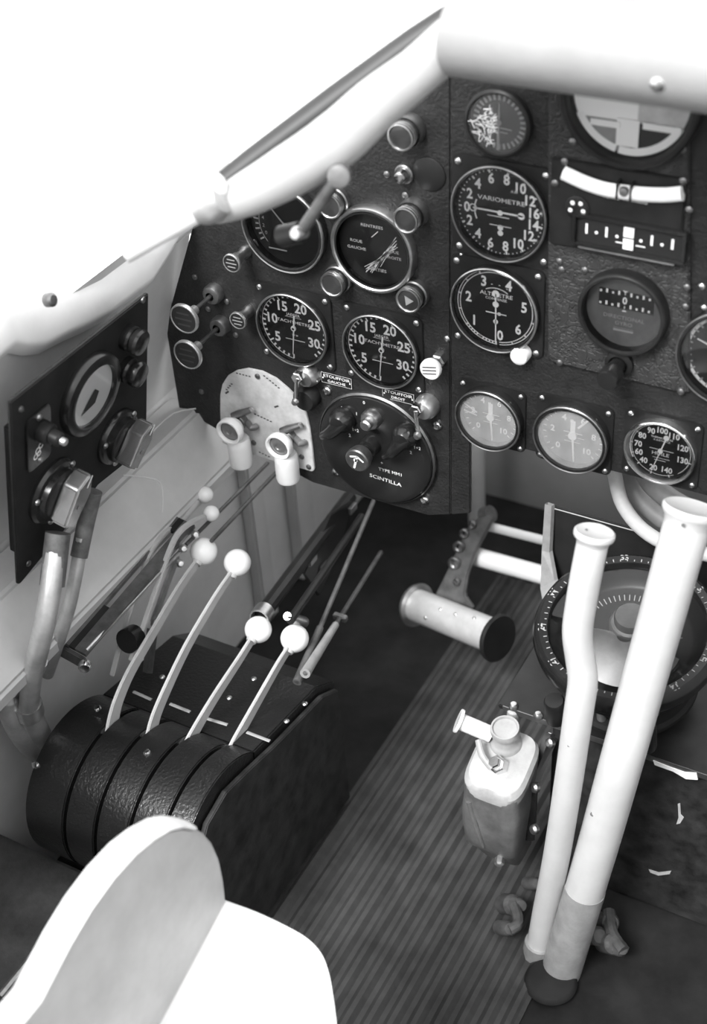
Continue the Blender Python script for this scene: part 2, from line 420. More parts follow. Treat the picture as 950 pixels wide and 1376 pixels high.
# large gauge partly behind the crank arm -------------------------
g, z = gauge('pressure_gauge', 'big black dial partly hidden behind the blurred crank arm', 386, 303, .0405, h=.011, rim='black_gloss', lip='steel', rimw=.08)
m = MB(); r = .0425
for k in range(12): m.tick(238+k*9, r*.72, r*(.80 if k % 2 else .84), .0016, z)
for k, a in enumerate((245, 262, 280, 298, 316)):
    x, y = pol(a, r*.60); m.text(str(k*2), .0050, x, y, z)
m.arc(r*.69, r*.705, 228, 330, z, 24); m.line(-.022, -.026, -.002, -.026, .0016, z)
m.build('markings', 'mark_dim', g); needle(g, z+.0006, 318, r*.78, r*.2, .001, 'mark_dim')

# landing gear indicator ------------------------------------------
g, z = gauge('gear_indicator', 'black undercarriage indicator with broad bright ring and French captions', 505, 332, .0385, h=.009, rim='black_gloss', lip=None, rimw=.0)
r = .0385
MB().lathe([(r*1.10, 0), (r*1.10, .008), (r*1.07, .0098), (r*1.02, .0098), (r*.985, .0085), (r*.985, .0)], n=64).build('rim', 'steel', g)
m = MB()
m.text('RENTREES', .0040, -.002, .021, z, sx=1.25); m.line(-.003, .010, .004, .017, .0008, z)
m.text('ROUE', .0040, -.019, .0035, z, sx=1.2); m.text('GAUCHE', .0040, -.019, -.0035, z, sx=1.2)
m.text('ROUE', .0040, .018, -.0005, z, sx=1.2); m.text('DROITE', .0040, .018, -.0065, z, sx=1.2)
m.text('SORTIES', .0042, .001, -.022, z, sx=1.25)
m.build('markings', 'mark', g)
m = MB(); random.seed(9)
for k in range(20):
    a = random.uniform(-.004, .004); t0 = random.uniform(0, .5); t1 = random.uniform(.6, 1)
    m.line(-.008+.034*t0+random.uniform(-.002, .004), -.018+.034*t0-random.uniform(0, .012), -.006+.034*t1+random.uniform(-.002, .004), -.016+.036*t1-random.uniform(0, .010), .0005, .0079)
m.build('scratches', 'mark_dim', g)

# clock with scratched glass --------------------------------------
g, z = gauge('cockpit_clock', 'small dial with scratched glass at the top corner of the board', 672, 163, .0285, h=.008, rim='black_satin', rimw=.10, glass='glass_hazy')
g.scale = (.92, .92, 1)
m = MB(); r = .0285
for k in range(30): m.tick(k*12, r*.70, r*.88, .0022, z)
m.line(-.002, -.005, .012, -.006, .0012, z); m.line(.0, -.009, .008, -.0095, .001, z)
m.build('markings', 'mark_dim', g); needle(g, z+.0005, 2, r*.62, r*.9, .0014, 'mark_dim', .0028)
m = MB()
for k in range(90):
    a = random.uniform(195, 340); q = random.uniform(.1, .92)*r; x, y = pol(a, q); b = random.uniform(0, 2*pi); l = random.uniform(.0015, .005)
    if x*x+y*y < (r*.85)**2 and y-x*1.1 < .026: m.line(x-l*math.cos(b), y-l*math.sin(b), x+l*math.cos(b), y+l*math.sin(b), .00045, .0071)
m.build('scratches', 'mark', g)

# variometer --------------------------------------------------------
r = .0415
g, z = gauge('variometer', 'variometer dial with a long bright needle lying almost level', 675, 283, r, h=.010, rim='black_gloss', lip='steel_dark', rimw=.045, plate=.0455)
m = MB()
up = [(270, '0'), (294, '2'), (318, '4'), (344, '6'), (10, '8'), (36, '10'), (60, '12'), (81, '16'), (101, '14'), (122, '12'), (147, '10'), (171, '8'), (197, '6'), (222, '4'), (247, '2')]
for a, s in up:
    x, y = pol(a, r*.745); m.text(s, .0128, x, y, z, sx=.88)
    m.tick(a, r*.86, r*.93, .0016, z)
for k in range(60):
    a = k*6
    if not 85 < a < 95: m.tick(a, r*.90, r*.93, .0009, z)
m.text('VARIOMETRE', .0056, .0005, r*.27, z, sx=1.3)
m.text('A.M', .0035, .012, r*.50, z); m.line(-.012, -r*.10, .008, -r*.10, .0008, z)
m.line(-.010, -r*.30, .010, -r*.30, .0007, z); m.disc(0, -r*.34, .0026, z); m.disc(0, -r*.46, .0026, z)
m.build('markings', 'mark', g)
n = MB(); zz = z+.0008
n.line(-r*.60, .0006, r*.50, .0004, .0016, zz); n.disc(r*.46, .0004, .0032, zz); n.disc(0, 0, .0026, zz+.0002)
n.arc(.0026, .0036, 0, 360, zz, 20, T(-r*.60, .0006, 0)); n.arc(r*.545, r*.575, 292, 247, zz, 14)
n.build('needle', 'mark', g)

# altimeter ---------------------------------------------------------
r = .0400
g, z = gauge('altimeter', 'altimeter dial with numerals one to six and needle on zero', 669, 411, r, h=.011, rim='black_gloss', lip='gunmetal', rimw=.04, plate=.0445)
m = MB(); ang = lambda k: 180+k*51.4
m.arc(r*.855, r*.875, ang(0), ang(6.9), z, 80); m.arc(r*.915, r*.935, ang(0), ang(6.9), z, 80)
for k in range(0, 14): m.tick(ang(k/2), r*.85, r*.94, .0012 if k % 2 else .0018, z)
for k in range(1, 10): m.tick(ang(k/10), r*.87, r*.92, .0012, z)
for k in range(0, 7):
    x, y = pol(ang(k), r*.68); m.text(str(k), .0140, x+(.004 if k == 0 else 0), y, z, sx=.85)
m.text('ALTIMETRE', .0052, 0, r*.33, z, sx=1.2); m.text('COMPENSE', .0034, 0, r*.22, z, sx=1.2)
for k, a in enumerate((-28, -10, 8, 26)):
    x, y = pol(a, r*.58); m.text(('M', 'I', 'L', 'L')[k] if False else '-', .006, x, y, z, -a)
m.arc(r*.48, r*.50, -30, 34, z, 14); m.line(-.010, -r*.14, .010, -r*.14, .0010, z); m.disc(.003, -r*.14, .0018, z)
m.build('markings', 'mark', g)
n = MB(); zz = z+.0008
n.line(0, r*.36, 0, -r*.86, .0013, zz); n.disc(0, r*.36, .0036, zz); n.disc(0, r*.10, .0030, zz+.0002); n.disc(0, -r*.34, .0024, zz)
n.build('needle', 'mark', g)
b = PY(704, 471, YP); tt = along(b, Vector((0, -1, 0)), 700, 475)
kb = MB().lathe([(.0085, 0), (.0085, .010), (.0078, .0125), (.005, .0145), (0, .015)], T(0, 0, 0), 20)
lx = b.x-PY(669, 411, YP).x; ly = b.z-PY(669, 411, YP).z
kb = MB().lathe([(.0085, 0), (.0085, .010), (.0078, .0125), (.005, .0145), (0, .015)], T(lx, ly, 0), 20); kb.build('setting_knob', 'white_paint', g, label='white setting knob')

# turn and slip indicator ---------------------------------------------
c = PY(838, 285, YP-SUBT)
g = thing('turn_indicator', 'turn and slip indicator with curved white glass tube and slotted window', 'gauge', c, FACE)
def gl(u, v, z=.006): p = PY(u, v, c.y-z); return p.x-c.x, p.z-c.z
corners = [gl(740, 211, .004), gl(940, 246, .004), gl(934, 350, .004), (gl(934, 350, .004)[0]*.98, gl(800, 345, .004)[1]-.002), gl(762, 325, .004), gl(738, 300, .004)]
hx0, hx1 = gl(741, 212, .004)[0], gl(922, 246, .004)[0]; hz1 = gl(741, 212, .004)[1]; hz0 = gl(860, 350, .004)[1]
MB().box(((hx0+hx1)/2, (hz0+hz1)/2, .002), (hx1-hx0, hz1-hz0, .004)).build('mounting_plate', 'black_satin', g, bevel=.001)
pts = [gl(u, v, .007) for u, v in ((757, 232), (785, 245), (812, 254), (838, 258), (865, 261), (893, 262), (917, 260))]
MB().tube([(x, y, .007) for x, y in pts], [(.0062, .0045)]*7, 12, sub=4, flat=(0, 1, 0)).build('level_tube', 'tube_pale', g, label='bright curved liquid level tube')
bx, by = gl(839, 257, .010)
MB().lathe([(0, -.003), (.0035, -.002), (.0045, 0), (.0035, .002), (0, .003)], T(bx, by, .0105), 14).build('ball', 'steel_dark', g)
for q in (-.0056, .0056): MB().box((bx+q, by, .0075), (.0013, .0145, .0102)).build('tube_clip', 'black_satin', g)
wx0, wy0 = gl(781, 300, .004); wx1, wy1 = gl(913, 318, .004)
wc = gl(846, 318, .004); W, H = .089, .0225
MB().box((wc[0], wc[1], .0045), (W, H, .001)).build('window_back', 'dial_black', g)
fr = MB()
for q in (-1, 1):
    fr.box((wc[0], wc[1]+q*(H/2+.0015), .006), (W+.006, .003, .006)); fr.box((wc[0]+q*(W/2+.0015), wc[1], .006), (.003, H, .006))
fr.build('window_frame', 'black_gloss', g, bevel=.0005)
MB().box((wc[0]-.001, wc[1]-H/2-.0036, .0078), (W-.008, .0014, .0028)).build('window_sill', 'steel', g)
m = MB(); zz = .0056
for x, h in ((-.036, .009), (-.019, .009), (.019, .009), (.036, .009)): m.line(wc[0]+x, wc[1]-h/2+.001, wc[0]+x, wc[1]+h/2+.001, .0020, zz)
for x in (-.0275, -.010, .010, .0275): m.disc(wc[0]+x, wc[1]-.001, .0014, zz)
MB().box((wc[0], wc[1]+.0048, zz+.0008), (.0085, .0085, .0012)).build('turn_pointer', 'mark', g); MB().box((wc[0], wc[1]-.0058, zz+.0008), (.0085, .0090, .0012)).build('turn_datum', 'mark', g)
m.line(wc[0]-.011, wc[1]-.006, wc[0]-.005, wc[1]-.006, .001, zz); m.line(wc[0]+.006, wc[1]-.006, wc[0]+.014, wc[1]-.006, .001, zz)
m.build('markings', 'mark', g); m = MB()
t = gl(822, 265, .004); m.text('PENTE', .0035, t[0], t[1], .0045, sx=1.3); t = gl(853, 270, .004); m.text('TRANSVERSALE', .0028, t[0], t[1], .0045, sx=1.1)
m.build('caption', 'mark', g)
t = gl(776, 279, .004); MB().lathe([(.0105, .004), (.0105, .0052), (.009, .0056), (0, .0056)], T(t[0], t[1], 0), 24).build('port_cover', 'black_gloss', g)
m = MB()
for k in range(5): m.disc(t[0]+.0058*math.cos(k*1.257+1), t[1]+.0058*math.sin(k*1.257+1), .0019, .0060)
m.build('port_dots', 'mark', g)
for u, v in ((759, 217), (918, 243), (926, 282), (746, 246)):
    q = gl(u, v, .004); child(DULLSCREW, 'screw', g, T(q[0], q[1], .004))

# artificial horizon ----------------------------------------------------
r = .0515
g, z = gauge('artificial_horizon', 'large pale artificial horizon half covered by the padded hood', 850, 128, r, h=.012, rim='black_satin', rimw=.09, base=SUBT, face='dial_black', lip=None)
def cap(a0, a1, z_, n=40, k=.90): return [(k*r*math.sin(R(a0+(a1-a0)*i/n)), k*r*math.cos(R(a0+(a1-a0)*i/n)), z_) for i in range(n+1)]
hz_ = -.0205; A_ = 90+math.degrees(math.asin(-hz_/(r*.90)))
pts = cap(A_, -A_, z); MB().add(pts, [tuple(range(len(pts)))]).build('sky_card', 'tube_pale', g)
pts = cap(A_, 8, z+.0002, 24)+[(.006, hz_, z+.0002)]; MB().add(pts, [tuple(range(len(pts)))]).build('sky_grey', 'plate_light', g)  # light grey sector over the right of the white card
pts = cap(-A_, -180, z+.0001, 14)+[(0, hz_, z+.0001)]; pts.reverse(); MB().add(pts, [tuple(range(len(pts)))]).build('ground_card', 'edge_grey', g)
m = MB(); m.arc(r*.80, r*.92, 116, 190, z+.0006, 24); m.arc(r*.80, r*.92, 193, 246, z+.0006, 16)
m.build('roll_scale', 'mark', g)
MB().box((-.019, hz_-.003, z+.0022), (.024, .0050, .001)).build('horizon_bar', 'mark', g); MB().box((.026, hz_-.0005, z+.0022), (.030, .0050, .001)).build('horizon_bar', 'mark', g)
MB().box((-.001, -.029, z+.0012), (.018, .022, .001)).build('centre_block', 'mark', g)

# directional gyro --------------------------------------------------------
r = .0400
g, z = gauge('directional_gyro', 'grey directional gyro dial with ruled window above its caging knob', 840, 417, r, h=.012, rim='black_satin', rimw=.10, face='dial_grey', base=SUBT, lip=None)
g.scale = (.88, .88, 1)
MB().box((.001, .0115, z), (.054, .018, .0008)).build('card_window', 'dial_black', g)
MB().box((.008, .0022, z+.0004), (.040, .0012, .0016)).build('window_sill', 'dial_grey', g)
m = MB(); zz = z+.0008
for k in range(-4, 5):
    if k == 0: continue
    big = k % 2 == 0
    m.line(k*.0060, .0170, k*.0060, .0170+(.0042 if not big else .0024), .0020, zz); m.line(k*.0060, .0040, k*.0060, .0040+(.0042 if not big else .0024), .0020, zz)
m.text('0', .0105, 0, .0118, zz, sx=.9); m.line(0, .018, 0, .0225, .0008, zz); m.line(0, .001, 0, .006, .0008, zz)
m.add([(-.0025, .0225, zz), (.0025, .0225, zz), (0, .0195, zz)], [(2, 1, 0)]); m.add([(-.0025, .000, zz), (.0025, .000, zz), (0, .0035, zz)], [(0, 1, 2)])
m.build('markings', 'mark', g)
m = MB(); m.text('DIRECTIONAL', .0056, 0, -.0075, z, sx=1.15); m.text('GYRO', .0056, 0, -.0140, z, sx=1.15); m.line(-.010, -.0215, .010, -.0215, .0024, z); m.line(-.010, -.0190, .010, -.0190, .0004, z)
m.build('caption', 'mark_dim', g)
b = PY(833, 487, YP-SUBT); d = Vector((0, -1, 0)); t = along(b, d, 826, 504)
g2 = thing('caging_knob', 'black caging knob under the directional gyro', 'knob', b, FACE)
MB().lathe([(.0125, 0), (.0125, .004), (.0095, .006), (.0085, .006)], n=24).build('collar', 'black_satin', g2)
MB().lathe([(.0075, .004), (.0075, .016), (.0098, .018), (.0098, .030), (.0085, .0325), (0, .0325)], n=24).build('grip', 'black_gloss', g2)

# row of three small gauges --------------------------------------------------
def small(name, label, u, v, r, style):
    hz = style != 'oil'
    g, z = gauge(name, label, u, v, r, h=.0135 if hz else .010, rim='black_gloss' if hz else 'steel', rimw=.10 if hz else .05, plate=r*1.14, face='dial_grey' if hz else 'dial_black', lip='steel_dark' if hz else 'chrome', glass='glass_sheen' if style in 'ab' else 'glass')  # glass of styles a and b carries the painted reflection
    sc_ = {'a': .86, 'b': .91, 'oil': .87}[style]; g.scale = (sc_, sc_, 1)
    m = MB(); zz = z
    if style == 'oil':
        m.arc(r*.86, r*.875, 150, 520-20, zz, 60)
        for a, s in ((195, '20'), (225, '40'), (250, '60'), (274, '70'), (302, '80'), (331, '90'), (0, '100'), (31, '110'), (68, '120'), (104, '130'), (160, '140')):
            x, y = pol(a, r*.68); m.text(s, .0098, x, y, zz, sx=.85); m.tick(a, r*.84, r*.93, .0012, zz)
        m.arc(r*.90, r*.94, 240, 335, zz, 30)
        m.text('THERMOMETRE', .0030, 0, r*.42, zz, sx=1.1); m.text('A DISTANCE', .0028, 0, r*.33, zz, sx=1.1); m.line(-.012, .0005, .013, .0005, .0006, zz)
        m.text('HUILE', .0058, 0, -r*.13, zz, sx=1.2); m.line(-.008, -r*.28, .010, -r*.28, .0005, zz); m.line(-.006, -r*.36, .006, -r*.36, .0006, zz)
        m.build('markings', 'mark', g); needle(g, z+.0006, 196, r*.80, r*.50, .0008, hub=.0026)
        MB().cyl(.0030, z+.0006, z+.0014, T(pol(16, r*.5)[0], pol(16, r*.5)[1], 0), 14).build('counterweight', 'mark', g)
    else:
        for k in range(21): m.tick(225+k*13.5, r*.80, r*.90, .0010, zz)
        for k in range(6):
            x, y = pol(225+k*54, r*.62); m.text(str(k*2), .0100, x, y, zz)
        m.line(-.010, .003, .010, .003, .0008, zz); m.line(-.008, -.002, .012, -.002, .0006, zz); m.line(-.009, -.008, .008, -.008, .0006, zz)
        m.build('markings', 'mark', g)
        needle(g, z+.0006, 176, r*.88, r*.55, .0016, hub=.0045)
        n = MB(); n.line(0, r*.1, 0, r*.52, .0052, z+.0010)
        if style == 'a': n.line(-r*.92, r*.04, -r*.46, -.002, .0018, z+.001); n.line(-r*.92, r*.30, -r*.46, .002, .0018, z+.001)
        else: n.line(r*.15, r*.30, r*.45, r*.66, .0022, z+.001)
        n.build('limit_hand', 'mark', g)
small('oil_pressure_gauge', 'grey gauge with painted sheen and forked limit mark in the lower row', 662, 557, .0345, 'a')
small('fuel_pressure_gauge', 'grey gauge with painted sheen between forked gauge and HUILE thermometer', 772, 582, .0355, 'b')
small('oil_thermometer', 'black HUILE thermometer with bright rim above the hoses', 890, 602, .0355, 'oil')
# gauge cut by the picture edge
g, z = gauge('airspeed_gauge', 'pale rimmed dial beside the gyro subpanel', 984, 478, .042, h=.010, rim='black_satin', rimw=.07, lip='steel_dark')
m = MB(); r = .042; m.arc(r*.86, r*.93, 0, 360, z, 60); 
m.build('markings', 'mark', g)
m = MB()
for k in range(36): m.tick(k*10, r*.80, r*.90, .0014, z+.0003)
m.build('scale', 'mark_dim', g); needle(g, z+.0006, 290, r*.75, r*.2, .0012)
screws(right, [(943, 385), (946, 414)], SCREW)

# ================================================================== LAMPS, KNOBS AND PULLS ON THE LEFT BOARD
def lamp(ub, vb, uf, vf, label, lens='lens_dark', k=1.0, wedge=False):
    b = PY(ub, vb, YP); d = Vector((0, -1, 0)); t = max(.012, along(b, d, uf, vf))
    g = thing('indicator_lamp', label, 'lamp', b, FACE)
    MB().lathe([(.0138*k, 0), (.0138*k, t*.35), (.0128*k, t*.42), (.0128*k, t*.5)], n=28).build('socket', 'steel_dark', g)
    MB().lathe([(.0120*k, t*.40), (.0120*k, t*.70), (.0108*k, t*.72), (.0108*k, t*.76), (.0122*k, t*.78), (.0122*k, t*.84), (.0108*k, t*.86), (.0108*k, t*.9), (.0120*k, t*.92), (.0120*k, t), (.0108*k, t*1.01), (.0102*k, t*.97), (.0102*k, t*.9)], n=28).build('barrel', 'steel', g)
    MB().lathe([(.0104*k, t*.93), (.008*k, t*.95), (0, t*.97)], n=24).build('lens', lens, g)
    if wedge: MB().add([(-.003, .005, t*.985), (-.002, -.005, t*.985), (.006, .001, t*.985)], [(0, 1, 2)]).build('lens_wedge', 'mark_dim', g)
lamp(553, 172, 535, 183, 'ribbed indicator lamp just under the white side roll')
lamp(558, 284, 541, 294, 'ribbed indicator lamp overlapping the bright gear indicator ring')
lamp(457, 372, 443, 381, 'ribbed indicator lamp between the big dial and the gear indicator, low')
lamp(560, 392, 546, 403, 'ribbed indicator lamp with a pale wedge below the gear indicator', wedge=True)
lamp(453, 268, 441, 277, 'ribbed indicator lamp half hidden behind the crank arm')
b = PY(545, 232, YP); g = thing('push_button', 'small shiny push button between two indicator lamps', 'button', b, FACE)
MB().lathe([(.0088, 0), (.0088, .004), (.0078, .005), (.0068, .005)], n=22).build('collar', 'steel_dark', g); MB().lathe([(.0066, .003), (.0066, .009), (.005, .012), (0, .0132)], n=22).build('cap', 'chrome', g)
b = PY(577, 234, YP); o = MB().lathe([(.0155, 0), (.0155, .0012), (.014, .0020), (0, .0020)], n=28, M=T(b) @ PM).build('blanking_cover', 'black_satin'); tag(o, 'flat round black cover beside the small push button', 'cover')

def pull(ub, vb, uf, vf, r, label, big):
    b = PY(ub, vb, YP); d = Vector((0, -1, 0)); t = along(b, d, uf, vf)
    g = thing('pull_knob', label, 'knob', b, FACE)
    if big:
        MB().lathe([(.0105, 0), (.0105, .007), (.009, .010), (.006, .0115), (.0045, .0115)], n=20).build('bushing', 'steel_dark', g)
        MB().cyl(.0022, .008, t-.006, n=10).build('rod', 'steel_dark', g)
        MB().lathe([(.0022, t-.022), (.0048, t-.021), (.0048, t-.006), (.006, t-.006)], n=16).build('neck', 'alu', g)
        MB().lathe([(.004, t-.007), (r*.9, t-.006), (r, t-.004), (r, t-.001), (r*.97, t), (r*.90, t), (r*.88, t-.0008)], n=60, wob=lambda k: .012*(k % 2)).build('rim', 'alu', g)
    else:
        MB().lathe([(.0062, 0), (.0062, .004), (.0048, .006), (.0048, t*.55), (.0062, t*.56), (.0062, t*.75), (.004, t*.8), (.004, t-.003)], n=6 if False else 16).build('bushing', 'steel', g)
        MB().lathe([(.003, t-.005), (r*.9, t-.0045), (r, t-.003), (r, t-.0008), (r*.96, t), (r*.88, t), (r*.86, t-.0006)], n=28).build('rim', 'alu', g)
    MB().lathe([(0, t-.0005), (r*.89, t-.0005)], n=28, smooth=False).build('cap', 'black_matte', g)
    m = MB()
    for q in (-.4, 0, .4): m.line(-r*(.62-abs(q)*.4), r*q, r*(.62-abs(q)*.4), r*q, r*.13, t-.0002)
    m.build('legend', 'edge_grey' if not big else 'frame_dark', g)
pull(290, 392, 245, 428, .0156, 'large knurled pull knob on a long rod beside the small pull knob', True)
pull(299, 435, 250, 477, .0156, 'large knurled pull knob on a long rod directly above the fuel plate', True)
pull(331, 337, 309, 353, .0095, 'small lettered pull knob below the big half hidden dial', False)
pull(335, 417, 317, 430, .0092, 'small lettered pull knob beside the first tachometer', False)
# striped knob beside the second tachometer
b = PY(591, 482, YP); d = Vector((0, -1, 0)); t = along(b, d, 576, 497)
g = thing('pull_knob', 'bright striped pull knob between second tachometer and altimeter board', 'knob', b, FACE)
MB().lathe([(.0075, 0), (.0075, .006), (.0055, .007), (.0055, t-.004)], n=6, smooth=False).build('bushing', 'steel', g)
MB().lathe([(.003, t-.008), (.0095, t-.007), (.0102, t-.005), (.0102, t-.001), (.0095, t), (0, t)], n=28).build('head', 'white_paint', g)
m = MB()
for q in (-.0035, 0, .0035): m.line(-.007, q-.0015, .007, q+.0015, .0012, t+.0003)
m.build('stripes', 'ink', g)

# name plates
def nameplate(u, v, l1, l2, label):
    b = PY(u, v, YP); g = thing('name_plate', label, 'sign', b, FACE); W, H = .0345, .0125
    MB().box((0, 0, .0007), (W, H, .0014)).build('plate', 'black_satin', g)
    m = MB(); z = .0016
    for q in (-1, 1): m.line(-W/2, q*H/2*.94, W/2, q*H/2*.94, .0003, z); m.line(q*W/2*.98, -H/2, q*W/2*.98, H/2, .0003, z)
    m.text(l1, .0046, .0005, .0025, z, sx=1.25); m.text(l2, .0042, .0, -.0030, z, sx=1.2)
    for q in (-1, 1): m.disc(q*W*.44, -.0005, .0009, z, 8)
    m.build('lettering', 'mark', g)
nameplate(453, 510, 'ETOUFFOIR', 'GAUCHE', 'black name plate lettered ETOUFFOIR GAUCHE')
nameplate(536, 531, 'ETOUFFOIR', 'DROIT', 'black name plate lettered ETOUFFOIR DROIT')

# cut-off levers
def cutoff(ub, vb, label, tipu, tipv, hubm):
    b = PY(ub, vb, YP); g = thing('cutoff_lever', label, 'lever', b, FACE)
    lx, ly = PY(tipu, tipv, YP-.022).x-b.x, PY(tipu, tipv, YP-.022).z-b.z
    MB().lathe([(.0125, 0), (.0125, .004), (.0115, .010), (.0085, .0145), (.004, .016), (0, .016)], n=24).build('hub', hubm, g)
    MB().lathe([(.0065, .014), (.0065, .021), (.0055, .022), (0, .022)], T(-.004, .004, 0), n=6, smooth=False).build('nut', 'chrome', g)
    MB().tube([(-.004, .004, .020), (lx*.5-.002, ly*.5, .022), (lx, ly, .023)], [(.0042, .0022), (.0034, .002), (.0030, .002)], 10, sub=3).build('arm', 'chrome', g)
    MB().lathe([(0, -.004), (.003, -.003), (.0042, 0), (.003, .003), (0, .004)], T(lx, ly, .025), 14).build('tip', 'steel', g)
cutoff(418, 500, 'shiny cut-off lever pointing down beside the ETOUFFOIR GAUCHE plate', 399, 538, 'steel')
cutoff(576, 543, 'shiny cut-off lever pointing down beside the ETOUFFOIR DROIT plate', 563, 583, 'alu')
b = PY(416, 530, YP); o = MB().lathe([(.0135, 0), (.0135, .010), (.011, .0135), (0, .0145)], T(b) @ PM, 24).build('black_knob', 'black_satin'); tag(o, 'plain black round knob tucked behind the fuel plate edge', 'knob')

# ================================================================== FUEL SELECTOR PLATE
b = PY(362, 575, YP)
g = thing('fuel_selector', 'pale half-round fuel plate with two white tap handles', 'fuel selector', b, FACE)
def fz(zx, zy): return 270+zx/5.278, 480+zy/5.278
out = [(152, 610), (138, 480), (135, 380), (135, 270), (150, 195), (190, 132), (250, 97), (330, 82), (430, 102), (530, 152), (620, 228), (700, 312), (745, 400), (772, 510), (790, 650), (803, 800), (788, 812), (700, 788), (520, 738), (360, 690)]
P = []
for zx, zy in out:
    u, v = fz(zx, zy); q = PY(u, v, YP-.003); P.append((q.x-b.x, q.z-b.z))
P.reverse()
MB().prism(P, 0, .003).build('plate', 'plate_light', g, bevel=.0006)
def fl(zx, zy, z): u, v = fz(zx, zy); q = PY(u, v, YP-z); return q.x-b.x, q.z-b.z
for zx, zy in ((402, 135), (765, 778), (375, 605), (715, 705)):
    q = fl(zx, zy, .003); child(DULLSCREW, 'screw', g, T(q[0], q[1], .003))
m = MB()
for zx, zy, a, n in ((300, 125, 0, 5), (200, 210, 50, 4), (500, 175, -32, 6), (440, 430, -12, 6), (450, 690, -12, 4)):
    x, y = fl(zx, zy, .0032); m = MB()
    for k in range(n):
        dx = (k-(n-1)/2)*.0038; m.line(x+dx*math.cos(R(a))-.0012, y+dx*math.sin(R(a)), x+dx*math.cos(R(a))+.0012, y+dx*math.sin(R(a)), .0016, .0032)
    m.build('engraved_word', 'ink', g)
for zx, zy, a in ((185, 250, 40), (535, 350, 30)):
    x, y = fl(zx, zy, .0032); MB().line(x-.003*math.cos(R(a)), y-.003*math.sin(R(a)), x+.003*math.cos(R(a)), y+.003*math.sin(R(a)), .002, .0032).build('engraved_arrow', 'ink', g)
for (bz, fzz, label) in (((300, 430), (147, 495), None), ((640, 540), (495, 602), None)):
    ub, vb = fz(*bz); uf, vf = fz(*fzz)
    bb = PY(ub, vb, YP); t = along(bb, Vector((0, -1, 0)), uf, vf); x, y = bb.x-b.x, bb.z-b.z
    M = T(x, y, 0)
    s = MB().lathe([(.0085, .003), (.0085, .010), (.006, .012), (.0055, t*.30), (.0075, t*.32), (.0075, t*.38), (.0058, t*.40), (.0075, t*.44), (.0075, t*.50), (.0058, t*.52), (.0075, t*.56), (.0075, t*.62), (.006, t*.66)], M, 20).build('spindle', 'steel_dark', g)
    h = MB().lathe([(.0055, t*.50), (.0105, t*.52), (.0118, t*.62), (.0136, t*.68), (.0146, t*.74), (.0146, t*.97), (.0141, t), (.0124, t), (.0116, t*.96), (.0110, t*.88)], M, 32).build('tap_handle', 'white_paint', g)
    c2 = MB().lathe([(.0113, t*.86), (.008, t*.90), (.0062, t*.93), (.004, t*.93), (.003, t*.90), (0, t*.90)], M, 24).build('hub', 'cast_grey', g)
    l = MB().tube([(x-.004, y+.010, t*.45), (x+.004, y+.0135, t*.35), (x+.018, y+.020, t*.22)], [.0036, .0042, .0028], 10, sub=3).build('catch_lever', 'steel_dark', g)
    MB().lathe([(.0034, 0), (.003, .0016), (0, .0022)], T(x+.018, y+.020, t*.22+.001), 12).build('catch_tip', 'steel', g)
    MB().tube([(x+.008, y-.001, .004), (x+.016, y-.002, .010), (x+.019, y-.003, .004)], .0035, 10, sub=2).build('stop_lug', 'cast_grey', g)
    # white elbow hanging under the tap
    zc = .017; tz = (265, 575) if bz[0] == 300 else (600, 682)
    ex, ey = fl(tz[0], tz[1], zc)
    e = MB().lathe([(0, .001), (.0105, .001), (.0120, -.002), (.0124, -.008), (.0126, -.030), (.0118, -.0335), (.0095, -.0335), (.009, -.028), (0, -.028)], T(ex, ey, zc) @ RX(R(-90)), 28).build('pipe_socket', 'white_paint', g)

# ================================================================== MAGNETO SWITCH
u0, v0 = 509, 600; b = PY(u0, v0, YP)
g = thing('magneto_switch', 'round black magneto switch lettered SCINTILLA with two lever handles', 'switch', b, FACE)
r = .0625
MB().lathe([(r*1.02, 0), (r*1.02, .006), (r*.99, .009), (r*.90, .0105), (0, .0110)], n=64).build('cover', 'black_gloss', g)
MB().lathe([(r*1.03, .0), (r*1.045, .002), (r*1.045, .005), (r*1.02, .007)], n=64).build('rim', 'steel_dark', g)
def ml(u, v, z): q = PY(u, v, YP-z); return q.x-b.x, q.z-b.z
m = MB(); z = .0113
x, y = ml(524, 634, z); m.text('TYPE MM1', .0052, x, y, z, sx=1.15); x, y = ml(518, 645, z); m.text('SCINTILLA', .0062, x, y, z, -3, sx=1.25)
for s, u, v in (('0', 489, 541), ('1', 459, 548), ('1', 479, 556), ('2', 470, 585), ('1+2', 478, 578), ('1', 541, 571), ('2', 552, 608), ('1+2', 561, 602), ('+', 513, 622)):
    x, y = ml(u, v, z); m.text(s, .0050, x, y, z)
m.build('lettering', 'mark', g)
for ub, vb, u1, v1 in ((458, 566, 432, 583), (543, 588, 516, 611)):
    x, y = ml(ub, vb, .018); x1, y1 = ml(u1, v1, .022)
    h = MB().lathe([(.012, .009), (.0135, .014), (.0125, .021), (.008, .026), (0, .0275)], T(x, y, 0), 24).build('lever_hub', 'black_gloss', g)
    MB().tube([(x+.006, y+.004, .019), (x-.004, y-.006, .022), ((x+x1)/2, (y+y1)/2-.004, .024), (x1, y1-.002, .022)], [(.005, .008), (.006, .009), (.0055, .007), (.003, .004)], 12, sub=3).build('lever_handle', 'black_gloss', g)
x, y = ml(500, 562, .012)
MB().lathe([(.0105, .010), (.0105, .016), (.009, .019), (.006, .020), (.006, .026), (.0045, .028), (0, .0285)], T(x, y, 0), 24).build('push_knob', 'steel', g)
x, y = ml(498, 598, .012); bb = PY(498, 598, YP); t = along(bb, Vector((0, -1, 0)), 476, 632)
MB().lathe([(.011, .010), (.011, .016), (.0095, .020), (.006, .021), (.0055, t-.010)], T(x, y, 0), 20).build('main_spindle', 'black_gloss', g)
